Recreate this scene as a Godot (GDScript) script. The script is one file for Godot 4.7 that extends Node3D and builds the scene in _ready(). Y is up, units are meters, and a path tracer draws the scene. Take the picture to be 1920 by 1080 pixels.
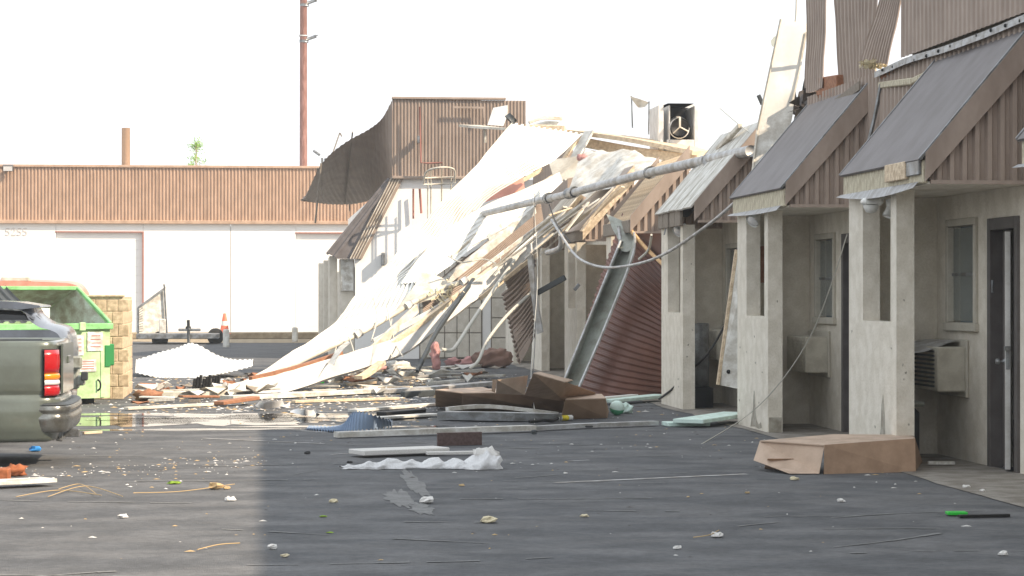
extends Node3D
# A parking court behind a row of workshop units after a storm. Metres; -Z runs along the row away from the camera, +X towards the row.

const EAVE_X := 5.84      # line of the slotted porch walls
const WALL_X := 6.75      # line of the unit fronts
const STEP := 5.65        # one unit
const FAR0 := 17.85       # far end of the nearest porch
var taken := {}
var M := {}
var T := {}
var rng := RandomNumberGenerator.new()
var crumple := FastNoiseLite.new()

class Shape:
	var st := SurfaceTool.new()
	var smooth := false
	var n := 0
	func _init(is_smooth := false) -> void:
		smooth = is_smooth
		st.begin(Mesh.PRIMITIVE_TRIANGLES)
		st.set_smooth_group(0 if is_smooth else -1)
	func tri(a: Vector3, b: Vector3, c: Vector3) -> void:
		st.add_vertex(a); st.add_vertex(b); st.add_vertex(c); n += 1
	func quad(a: Vector3, b: Vector3, c: Vector3, d: Vector3) -> void:
		tri(a, b, c); tri(a, c, d)
	func frame(c: Vector3, ax: Vector3, ay: Vector3, az: Vector3, ch := 0.0) -> void:   # a box from its half axes, corners cut by ch metres
		var fx = 1.0 - ch / maxf(ax.length(), 1e-4)
		var fy = 1.0 - ch / maxf(ay.length(), 1e-4)
		var fz = 1.0 - ch / maxf(az.length(), 1e-4)
		if ch <= 0.0:
			fx = 1.0; fy = 1.0; fz = 1.0
		for s in [-1.0, 1.0]:
			face(c + ax * s, ay * fy * s, az * fz); face(c + ay * s, az * fz * s, ax * fx); face(c + az * s, ax * fx * s, ay * fy)
		if ch > 0.0:
			for s in [-1.0, 1.0]:
				for t in [-1.0, 1.0]:
					quad(c + ax * s + ay * t * fy - az * fz, c + ax * s * fx + ay * t - az * fz, c + ax * s * fx + ay * t + az * fz, c + ax * s + ay * t * fy + az * fz)
					quad(c + ay * s + az * t * fz - ax * fx, c + ay * s * fy + az * t - ax * fx, c + ay * s * fy + az * t + ax * fx, c + ay * s + az * t * fz + ax * fx)
					quad(c + az * s + ax * t * fx - ay * fy, c + az * s * fz + ax * t - ay * fy, c + az * s * fz + ax * t + ay * fy, c + az * s + ax * t * fx + ay * fy)
					for r in [-1.0, 1.0]:
						tri(c + ax * s + ay * t * fy + az * r * fz, c + ax * s * fx + ay * t + az * r * fz, c + ax * s * fx + ay * t * fy + az * r)
	func face(c: Vector3, u: Vector3, v: Vector3) -> void:
		quad(c - u - v, c - u + v, c + u + v, c + u - v)
	func box(lo: Vector3, hi: Vector3, ch := 0.0) -> void:
		var h = (hi - lo) * 0.5
		frame((lo + hi) * 0.5, Vector3(absf(h.x), 0, 0), Vector3(0, absf(h.y), 0), Vector3(0, 0, absf(h.z)), ch)
	func beam(a: Vector3, b: Vector3, w: float, h: float, ch := 0.0, up := Vector3.UP) -> void:   # a bar from a to b
		var d = (b - a)
		var side = d.cross(up)
		if side.length() < 1e-3:
			side = d.cross(Vector3.RIGHT)
		side = side.normalized()
		var top = side.cross(d).normalized()
		frame((a + b) * 0.5, d * 0.5, top * h * 0.5, side * w * 0.5, ch)
	func bar(path: Array, w: float, h: float) -> void:   # one continuous bent bar
		var rings := []
		for i in path.size():
			var d: Vector3 = (path[mini(i + 1, path.size() - 1)] - path[maxi(i - 1, 0)]).normalized()
			var side = d.cross(Vector3.UP)
			if side.length() < 1e-2:
				side = Vector3.RIGHT
			side = side.normalized()
			var top = side.cross(d).normalized()
			rings.append([path[i] + side * w * 0.5 + top * h * 0.5, path[i] - side * w * 0.5 + top * h * 0.5, path[i] - side * w * 0.5 - top * h * 0.5, path[i] + side * w * 0.5 - top * h * 0.5])
		for i in rings.size() - 1:
			for k in 4:
				quad(rings[i][k], rings[i][(k + 1) % 4], rings[i + 1][(k + 1) % 4], rings[i + 1][k])
		quad(rings[0][0], rings[0][3], rings[0][2], rings[0][1])
		quad(rings[-1][0], rings[-1][1], rings[-1][2], rings[-1][3])
	func slab(pts: Array, off: Vector3) -> void:   # a flat polygon given a thickness
		var nn = Vector3.ZERO
		for i in pts.size():
			nn += (pts[i] as Vector3).cross(pts[(i + 1) % pts.size()])
		nn = nn.normalized()
		var ux = ((pts[1] as Vector3) - pts[0]).normalized()
		var uy = nn.cross(ux)
		var flat := PackedVector2Array()
		for p in pts:
			flat.append(Vector2((p - pts[0]).dot(ux), (p - pts[0]).dot(uy)))
		var ix = Geometry2D.triangulate_polygon(flat)
		for i in range(0, ix.size(), 3):
			tri(pts[ix[i]], pts[ix[i + 1]], pts[ix[i + 2]])
			tri(pts[ix[i]] + off, pts[ix[i + 2]] + off, pts[ix[i + 1]] + off)
		for i in pts.size():
			var p = pts[i]
			var q = pts[(i + 1) % pts.size()]
			quad(p, p + off, q + off, q)
	func grid(nu: int, nv: int, f: Callable) -> void:
		var rows := []
		for i in nu + 1:
			var row := PackedVector3Array()
			for j in nv + 1:
				row.append(f.call(float(i) / nu, float(j) / nv))
			rows.append(row)
		for i in nu:
			for j in nv:
				quad(rows[i][j], rows[i][j + 1], rows[i + 1][j + 1], rows[i + 1][j])
	func tube(path: Array, r0: float, r1 := -1.0, sides := 8, caps := true) -> void:
		if r1 < 0.0:
			r1 = r0
		var rings := []
		var up = Vector3(0.31, 0.87, 0.38)
		for i in path.size():
			var d = ((path[mini(i + 1, path.size() - 1)] as Vector3) - path[maxi(i - 1, 0)]).normalized()
			var s = d.cross(up).normalized()
			var t = s.cross(d)
			var ring := PackedVector3Array()
			var r = lerpf(r0, r1, float(i) / maxf(path.size() - 1, 1))
			for k in sides:
				ring.append(path[i] + (s * cos(TAU * k / sides) + t * sin(TAU * k / sides)) * r)
			rings.append(ring)
		for i in rings.size() - 1:
			for k in sides:
				var m = (k + 1) % sides
				quad(rings[i][k], rings[i][m], rings[i + 1][m], rings[i + 1][k])
		if caps:
			for k in range(1, sides - 1):
				tri(rings[0][0], rings[0][k], rings[0][k + 1])
				tri(rings[-1][0], rings[-1][k + 1], rings[-1][k])
	func lathe(at: Vector3, prof: Array, sides := 16, up := Vector3.UP) -> void:   # profile of (radius, height)
		var s = up.cross(Vector3(0.3, 0.1, 0.9)).normalized()
		var t = s.cross(up)
		for i in prof.size() - 1:
			for k in sides:
				var a = TAU * k / sides
				var b = TAU * (k + 1) / sides
				var p = prof[i]
				var q = prof[i + 1]
				quad(at + up * p.y + (s * cos(a) + t * sin(a)) * p.x, at + up * p.y + (s * cos(b) + t * sin(b)) * p.x, at + up * q.y + (s * cos(b) + t * sin(b)) * q.x, at + up * q.y + (s * cos(a) + t * sin(a)) * q.x)
	func ribbed(f: Callable, ribs: int, amp: float, nv: int) -> void:   # trapezoid-profile sheet metal laid over the surface f(u across, v along)
		var us := []
		for k in ribs:
			for q in [[0.0, 0.0], [0.16, 1.0], [0.5, 1.0], [0.66, 0.0]]:
				us.append([(k + q[0]) / ribs, q[1]])
		us.append([1.0, 0.0])
		var rows := []
		for w in us:
			var row := PackedVector3Array()
			for j in nv + 1:
				var v = float(j) / nv
				var p: Vector3 = f.call(w[0], v)
				var du: Vector3 = f.call(minf(w[0] + 0.02, 1.0), v) - f.call(maxf(w[0] - 0.02, 0.0), v)
				var dv: Vector3 = f.call(w[0], minf(v + 0.02, 1.0)) - f.call(w[0], maxf(v - 0.02, 0.0))
				row.append(p + du.cross(dv).normalized() * amp * w[1])
			rows.append(row)
		for i in rows.size() - 1:
			for j in nv:
				quad(rows[i][j], rows[i][j + 1], rows[i + 1][j + 1], rows[i + 1][j])
	func done() -> ArrayMesh:
		if smooth:
			st.generate_normals()
		return st.commit()

func numbered(called: String) -> String:
	if not taken.has(called):
		taken[called] = 0
		return called
	taken[called] += 1
	return "%s_%03d" % [called, taken[called]]

func tag(o: Node3D, label: String, category: String, group := "", kind := "") -> Node3D:
	if label: o.set_meta("label", label)
	if category: o.set_meta("category", category)
	if group: o.set_meta("group", group)
	if kind: o.set_meta("kind", kind)
	return o

func thing(called: String, label: String, category: String, at: Vector3, group := "") -> Node3D:   # a thing made of parts; its origin is at its base
	var o := Node3D.new()
	o.name = numbered(called)
	add_child(o)
	o.position = at
	o.set_meta("base", at)
	return tag(o, label, category, group)

func part(called: String, sh: Shape, m: Material, under: Node3D, label := "") -> MeshInstance3D:   # shapes are written in world metres
	var o := MeshInstance3D.new()
	o.mesh = sh.done()
	o.material_override = m
	var count = under.get_meta("n_" + called, 0)
	under.set_meta("n_" + called, count + 1)
	o.name = called if count == 0 else "%s_%03d" % [called, count]
	under.add_child(o, true)
	if not under is MeshInstance3D:
		o.position = -under.position
	if label: o.set_meta("label", label)
	return o

func solo(called: String, sh: Shape, m: Material, label: String, category: String, group := "", kind := "") -> MeshInstance3D:   # a thing that is one mesh
	var o := MeshInstance3D.new()
	o.name = numbered(called)
	o.mesh = sh.done()
	o.material_override = m
	add_child(o)
	tag(o, label, category, group, kind)
	return o

func setting(called: String, sh: Shape, m: Material) -> MeshInstance3D:
	return solo(called, sh, m, "", "", "", "structure")

func along(pts: Array, t: float) -> Vector3:   # a smooth curve through the points
	var n = pts.size() - 1
	var k = clampi(int(t * n), 0, n - 1)
	var f = t * n - k
	return (pts[k] as Vector3).cubic_interpolate(pts[k + 1], pts[maxi(k - 1, 0)], pts[mini(k + 2, n)], f)

func bent(pts: Array, steps := 6) -> Array:
	var out := []
	var n = (pts.size() - 1) * steps
	for i in n + 1:
		out.append(along(pts, float(i) / n))
	return out

func between(a: Array, b: Array, dent := 0.0) -> Callable:   # the surface stretched between two curves
	return func(u: float, v: float) -> Vector3:
		var p: Vector3 = along(a, v).lerp(along(b, v), u)
		if dent > 0.0:
			p += Vector3(crumple.get_noise_3dv(p * 40.0), crumple.get_noise_3dv(p * 40.0 + Vector3(90, 0, 0)), crumple.get_noise_3dv(p * 40.0 + Vector3(0, 90, 0))) * dent
		return p

# ---------------------------------------------------------------- colour and grain
func grey(size: int, seed_value: int, freq: float, oct: int, kind := FastNoiseLite.TYPE_SIMPLEX_SMOOTH) -> PackedByteArray:
	var f := FastNoiseLite.new()
	f.seed = seed_value
	f.noise_type = kind
	f.frequency = freq
	f.fractal_octaves = oct
	var im = f.get_seamless_image(size, size)
	im.convert(Image.FORMAT_L8)
	return im.get_data()

func grain(called: String, size: int, layers: Array, dark: Color, light: Color, bump := 0.0, specks := 0.0) -> void:
	# layers: [seed, frequency, octaves, weight, contrast]; the sum runs from dark to light
	var acc := PackedFloat32Array()
	acc.resize(size * size)
	var total = 0.0
	for l in layers:
		var g = grey(size, l[0], l[1], l[2])
		total += l[3]
		for i in size * size:
			acc[i] += clampf((g[i] / 255.0 - 0.5) * l[4] + 0.5, 0.0, 1.0) * l[3]
	var out := PackedByteArray()
	out.resize(size * size * 3)
	var hgt := PackedByteArray()
	hgt.resize(size * size * 3)
	var r := RandomNumberGenerator.new()
	r.seed = 77
	for i in size * size:
		var t = acc[i] / total
		if specks > 0.0:
			t = clampf(t + (r.randf() - 0.5) * specks, 0.0, 1.0)
		var c = dark.lerp(light, t)
		out[i * 3] = int(c.r * 255.0); out[i * 3 + 1] = int(c.g * 255.0); out[i * 3 + 2] = int(c.b * 255.0)
		hgt[i * 3] = int(t * 255.0); hgt[i * 3 + 1] = hgt[i * 3]; hgt[i * 3 + 2] = hgt[i * 3]
	var im := Image.create_from_data(size, size, false, Image.FORMAT_RGB8, out)
	T[called] = ImageTexture.create_from_image(im)
	if bump > 0.0:
		var hm := Image.create_from_data(size, size, false, Image.FORMAT_RGB8, hgt)
		hm.bump_map_to_normal_map(bump)
		T[called + "_n"] = ImageTexture.create_from_image(hm)

func mat(called: String, c: Color, rough: float, metal := 0.0, tex := "", scale := Vector3.ONE, nrm := 0.0) -> StandardMaterial3D:
	var m := StandardMaterial3D.new()
	m.resource_name = called
	m.albedo_color = c
	m.roughness = rough
	m.metallic = metal
	m.cull_mode = BaseMaterial3D.CULL_DISABLED
	if tex:
		m.albedo_texture = T[tex]
		m.uv1_triplanar = true
		m.uv1_world_triplanar = true
		m.uv1_scale = scale
		if nrm > 0.0 and T.has(tex + "_n"):
			m.normal_enabled = true
			m.normal_texture = T[tex + "_n"]
			m.normal_scale = nrm
	M[called] = m
	return m

func materials() -> void:
	var W := Color(1, 1, 1)
	grain("plaster", 512, [[1, 0.006, 4, 1.0, 1.6], [2, 0.05, 3, 0.6, 1.5], [3, 0.2, 2, 0.5, 1.4]], Color(0.87, 0.86, 0.835), W, 5.0, 0.1)
	grain("dirt", 512, [[4, 0.008, 5, 1.0, 2.2], [5, 0.06, 3, 0.4, 1.5]], Color(0.72, 0.69, 0.65), W, 3.0, 0.05)
	grain("sheet", 512, [[6, 0.01, 4, 1.0, 2.0], [7, 0.08, 2, 0.3, 1.4]], Color(0.87, 0.86, 0.85), W, 2.0, 0.06)
	grain("board", 512, [[8, 0.02, 4, 1.0, 1.8], [9, 0.12, 3, 0.7, 1.6]], Color(0.74, 0.7, 0.66), W, 4.0, 0.1)
	grain("rust", 512, [[10, 0.012, 5, 1.0, 2.4], [11, 0.09, 3, 0.5, 1.6]], Color(0.7, 0.62, 0.56), W, 4.0, 0.1)
	grain("tarmac", 1024, [[12, 0.004, 5, 0.8, 1.7], [13, 0.03, 4, 0.7, 1.6], [14, 0.25, 2, 0.9, 1.8]], Color(0.66, 0.66, 0.66), W, 7.0, 0.45)
	grain("tarmac_wear", 512, [[15, 0.012, 5, 1.0, 2.6]], Color(0.84, 0.842, 0.845), Color(1, 0.99, 0.98))
	grain("cement", 512, [[16, 0.01, 5, 1.0, 1.8], [17, 0.15, 3, 0.6, 1.6]], Color(0.74, 0.72, 0.69), W, 5.0, 0.14)
	grain("fibre", 512, [[18, 0.05, 4, 1.0, 1.8], [19, 0.2, 2, 0.8, 1.6]], Color(0.84, 0.82, 0.8), W, 8.0, 0.1)
	# the ground: worn asphalt, stone grain at 3 m and scuffed patches at 17 m
	var tar = mat("asphalt", Color(0.48, 0.487, 0.497), 0.88, 0.0, "tarmac", Vector3(0.36, 0.36, 0.36), 0.5)
	tar.detail_enabled = true
	tar.detail_blend_mode = BaseMaterial3D.BLEND_MODE_MUL
	tar.detail_albedo = T["tarmac_wear"]
	tar.detail_uv_layer = BaseMaterial3D.DETAIL_UV_2
	tar.uv2_triplanar = true
	tar.uv2_world_triplanar = true
	tar.uv2_scale = Vector3(0.11, 0.1, 0.22)
	mat("worn_asphalt", Color(0.6, 0.6, 0.595), 0.92, 0.0, "tarmac", Vector3.ONE * 0.9, 0.5)
	mat("concrete", Color(0.6, 0.58, 0.55), 0.9, 0.0, "cement", Vector3.ONE * 0.6, 0.6)
	mat("curb_concrete", Color(0.72, 0.66, 0.56), 0.9, 0.0, "cement", Vector3.ONE * 0.5, 0.6)
	mat("road_paint", Color(0.72, 0.72, 0.72), 0.8, 0.0, "dirt", Vector3.ONE * 1.1)
	var wet = mat("water", Color(0.1, 0.1, 0.105), 0.04, 0.0)
	wet.metallic_specular = 0.5
	# walls and claddings
	mat("stucco", Color(0.93, 0.905, 0.855), 0.92, 0.0, "plaster", Vector3.ONE * 1.1, 0.8)
	mat("stucco_patch", Color(0.74, 0.72, 0.67), 0.95, 0.0, "cement", Vector3.ONE * 1.3, 0.8)
	mat("white_wall", Color(0.96, 0.955, 0.94), 0.9)
	mat("door_line", Color(0.62, 0.42, 0.38), 0.8)
	mat("number_paint", Color(0.83, 0.8, 0.78), 0.8)
	mat("workshop_tan", Color(0.77, 0.65, 0.555), 0.6, 0.0, "sheet", Vector3(0.4, 0.2, 0.4), 0.1)
	mat("cladding", Color(0.655, 0.59, 0.54), 0.6, 0.0, "sheet", Vector3(0.4, 0.2, 0.4), 0.1)
	mat("dark_roof", Color(0.475, 0.455, 0.455), 0.6, 0.0, "sheet", Vector3.ONE * 0.5, 0.1)
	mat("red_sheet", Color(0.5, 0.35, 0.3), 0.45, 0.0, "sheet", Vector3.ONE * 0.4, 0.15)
	mat("flashing", Color(0.68, 0.69, 0.7), 0.4, 0.5, "dirt", Vector3.ONE * 1.5, 0.2)
	mat("fascia", Color(0.88, 0.86, 0.77), 0.85, 0.0, "board", Vector3(2.0, 0.8, 2.0), 0.7)
	mat("grey_wood", Color(0.62, 0.59, 0.55), 0.9, 0.0, "board", Vector3(4.0, 0.7, 4.0), 0.9)
	mat("new_wood", Color(0.93, 0.78, 0.58), 0.8, 0.0, "board", Vector3.ONE * 1.2, 0.6)
	mat("pale_wood", Color(0.95, 0.88, 0.77), 0.8, 0.0, "board", Vector3.ONE * 1.0, 0.6)
	mat("wool_brown", Color(0.66, 0.54, 0.49), 1.0, 0.0, "fibre", Vector3.ONE * 3.0, 1.0)
	mat("red_wood", Color(0.7, 0.5, 0.38), 0.8, 0.0, "board", Vector3.ONE * 1.4, 0.6)
	mat("white_sheet", Color(0.94, 0.94, 0.92), 0.45, 0.0, "sheet", Vector3.ONE * 0.35, 0.15)
	mat("cream_sheet", Color(0.92, 0.9, 0.85), 0.6, 0.0, "dirt", Vector3.ONE * 0.5, 0.2)
	mat("white_board", Color(0.9, 0.9, 0.88), 0.7, 0.0, "dirt", Vector3.ONE * 0.9, 0.3)
	mat("mint_foam", Color(0.86, 0.95, 0.915), 0.85, 0.0, "sheet", Vector3.ONE * 1.2, 0.3)
	mat("white_foam", Color(0.95, 0.95, 0.94), 0.9, 0.0, "fibre", Vector3.ONE * 3.0, 0.6)
	mat("yellow_foam", Color(0.95, 0.91, 0.78), 0.95, 0.0, "fibre", Vector3.ONE * 4.0, 0.9)
	mat("pink_wool", Color(0.84, 0.64, 0.63), 1.0, 0.0, "fibre", Vector3.ONE * 3.0, 1.0)
	mat("card", Color(0.72, 0.6, 0.5), 0.85, 0.0, "sheet", Vector3.ONE * 0.8, 0.3)
	mat("card_pale", Color(0.77, 0.68, 0.6), 0.85, 0.0, "sheet", Vector3.ONE * 0.8, 0.3)
	mat("steel", Color(0.62, 0.64, 0.66), 0.4, 0.7, "dirt", Vector3.ONE * 1.2, 0.2)
	mat("galvanised", Color(0.8, 0.81, 0.82), 0.5, 0.35, "dirt", Vector3.ONE * 0.9, 0.2)
	mat("trough_metal", Color(0.7, 0.72, 0.69), 0.55, 0.3, "dirt", Vector3.ONE * 0.8, 0.3)
	mat("white_metal", Color(0.86, 0.86, 0.85), 0.4, 0.0, "sheet", Vector3.ONE * 0.6, 0.1)
	mat("white_plastic", Color(0.88, 0.88, 0.86), 0.4)
	mat("black", Color(0.06, 0.06, 0.065), 0.6)
	mat("dark_void", Color(0.12, 0.115, 0.11), 0.95)
	mat("dark_plastic", Color(0.25, 0.27, 0.28), 0.5, 0.0, "sheet", Vector3.ONE * 1.0)
	mat("cable_dark", Color(0.2, 0.2, 0.2), 0.6)
	mat("cable_light", Color(0.75, 0.74, 0.7), 0.6)
	mat("door_paint", Color(0.36, 0.34, 0.33), 0.6, 0.0, "sheet", Vector3.ONE * 0.8)
	mat("frame_paint", Color(0.8, 0.78, 0.73), 0.7, 0.0, "plaster", Vector3.ONE * 1.0, 0.2)
	mat("ac_paint", Color(0.8, 0.78, 0.72), 0.6, 0.0, "sheet", Vector3.ONE * 0.9, 0.1)
	mat("blind", Color(0.5, 0.53, 0.53), 0.8)
	var g = mat("glass", Color(0.5, 0.56, 0.56, 0.25), 0.05)
	g.transparency = BaseMaterial3D.TRANSPARENCY_ALPHA
	mat("car_glass", Color(0.05, 0.055, 0.065), 0.06)
	mat("block", Color(0.88, 0.79, 0.675), 0.95, 0.0, "cement", Vector3.ONE * 1.5, 0.7)
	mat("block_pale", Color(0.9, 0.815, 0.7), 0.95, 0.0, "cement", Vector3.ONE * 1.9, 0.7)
	mat("mortar", Color(0.86, 0.8, 0.7), 0.95, 0.0, "cement", Vector3.ONE * 2.0, 0.4)
	mat("bin_green", Color(0.8, 0.96, 0.73), 0.55, 0.0, "dirt", Vector3.ONE * 0.7, 0.2)
	mat("bin_rim", Color(0.6, 0.9, 0.6), 0.5, 0.0, "dirt", Vector3.ONE * 0.9, 0.2)
	mat("bin_inside", Color(0.86, 0.91, 0.87), 0.75, 0.0, "rust", Vector3.ONE * 0.6, 0.3)
	mat("bin_pocket", Color(0.14, 0.5, 0.26), 0.5)
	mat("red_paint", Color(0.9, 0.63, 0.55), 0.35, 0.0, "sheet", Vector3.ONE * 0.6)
	for q in [["truck_paint", Color(0.42, 0.45, 0.415)], ["car_paint", Color(0.42, 0.45, 0.5)]]:
		var p = mat(q[0], q[1], 0.3, 0.25, "sheet", Vector3.ONE * 0.5)
		p.clearcoat_enabled = true
		p.clearcoat = 0.8
		p.clearcoat_roughness = 0.08
	mat("chrome", Color(0.6, 0.61, 0.6), 0.25, 0.8, "dirt", Vector3.ONE * 1.5, 0.1)
	for q in [["lens_red", Color(0.68, 0.03, 0.06)], ["lens_amber", Color(0.95, 0.55, 0.04)], ["lens_clear", Color(0.88, 0.87, 0.86)]]:
		var p = mat(q[0], q[1], 0.25)
		p.clearcoat_enabled = true
		p.clearcoat_roughness = 0.04
	mat("tyre", Color(0.1, 0.1, 0.1), 0.9)
	mat("orange_cone", Color(0.93, 0.47, 0.35), 0.6)
	mat("blue_mat", Color(0.5, 0.57, 0.66), 0.85)
	mat("bright_green", Color(0.12, 0.72, 0.2), 0.5)
	mat("ball_green", Color(0.36, 0.68, 0.52), 0.5)
	var film = mat("poly_film", Color(0.93, 0.94, 0.95), 0.35, 0.0, "fibre", Vector3.ONE * 2.0, 0.8)
	film.backlight_enabled = true
	film.backlight = Color(0.25, 0.25, 0.25)
	mat("pole_rust", Color(0.66, 0.49, 0.45), 0.7, 0.0, "rust", Vector3(1, 0.2, 1), 0.3)
	mat("bark", Color(0.85, 0.7, 0.58), 0.95, 0.0, "board", Vector3(3, 0.5, 3), 1.0)
	var leaf = mat("leaf", Color(0.55, 0.7, 0.3), 0.6)
	leaf.backlight_enabled = true
	leaf.backlight = Color(0.3, 0.4, 0.12)
	mat("yellow_label", Color(0.9, 0.82, 0.2), 0.5)
	mat("brown_shingle", Color(0.42, 0.35, 0.34), 0.85, 0.0, "board", Vector3.ONE * 2.0, 0.5)
	mat("grass_green", Color(0.5, 0.62, 0.16), 0.8)
	mat("straw", Color(0.72, 0.62, 0.46), 0.9)
	mat("brick", Color(0.7, 0.42, 0.27), 0.9, 0.0, "cement", Vector3.ONE * 2.0, 0.5)
	mat("sticker", Color(0.93, 0.93, 0.93), 0.5, 0.0, "dirt", Vector3.ONE * 2.0)
	mat("blue_litter", Color(0.2, 0.55, 0.85), 0.5)

func _ready() -> void:
	rng.seed = 4711
	crumple.seed = 9
	crumple.frequency = 0.02
	crumple.fractal_octaves = 3
	# ---- camera, sky, sun, exposure
	var cam := Camera3D.new()
	cam.name = "camera"
	add_child(cam)
	cam.position = Vector3(0, 1.6, 0)
	cam.rotation_degrees = Vector3(0.1655, -5.963, 0)
	cam.fov = 13.687
	cam.near = 0.2
	cam.far = 4000.0
	cam.current = true
	var env := Environment.new()
	var sky := Sky.new()
	var air := ProceduralSkyMaterial.new()
	air.sky_top_color = Color(0.895, 0.92, 0.95)
	air.sky_horizon_color = Color(0.94, 0.945, 0.95)
	air.sky_curve = 0.12
	air.ground_horizon_color = Color(0.5, 0.49, 0.47)
	air.ground_bottom_color = Color(0.4, 0.39, 0.38)
	air.sun_angle_max = 4.0
	sky.sky_material = air
	env.background_mode = Environment.BG_SKY
	env.sky = sky
	env.tonemap_mode = Environment.TONE_MAPPER_LINEAR
	env.tonemap_exposure = 1.5
	env.fog_enabled = true
	env.fog_density = 0.0009
	env.fog_light_color = Color(0.9, 0.93, 0.96)
	env.sdfgi_enabled = true
	env.ssao_enabled = true
	env.ssil_enabled = true
	var world := WorldEnvironment.new()
	world.name = "world_environment"
	world.environment = env
	add_child(world)
	var sun := DirectionalLight3D.new()
	sun.name = "sun"
	sun.light_color = Color(1.0, 0.92, 0.815)
	sun.light_energy = 1.5
	sun.light_angular_distance = 0.53
	sun.shadow_enabled = true
	add_child(sun)
	sun.look_at_from_position(Vector3(20, 30, 10), Vector3(20, 30, 10) + Vector3(-1.13, -1.0, -0.68), Vector3.UP)
	materials()
	grounds()
	far_building()
	row_building()
	end_building()
	yard_edge()
	vehicles()
	wreck()
	boards_and_litter()

# ---------------------------------------------------------------- ground
func blot(sh: Shape, at: Vector3, rx: float, rz: float, y: float, seed_value: int) -> void:   # an irregular flat patch
	var f := FastNoiseLite.new()
	f.seed = seed_value
	f.frequency = 0.9
	var n = 44
	var rim := []
	for k in n:
		var a = TAU * k / n
		var r = 1.0 + 0.55 * f.get_noise_2d(cos(a) * 2.0, sin(a) * 2.0) + 0.3 * f.get_noise_2d(cos(a) * 7.0 + 20.0, sin(a) * 7.0)
		rim.append(Vector3(at.x + cos(a) * rx * r, y, at.z + sin(a) * rz * r))
	for k in n:
		sh.tri(Vector3(at.x, y, at.z), rim[k], rim[(k + 1) % n])

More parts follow.
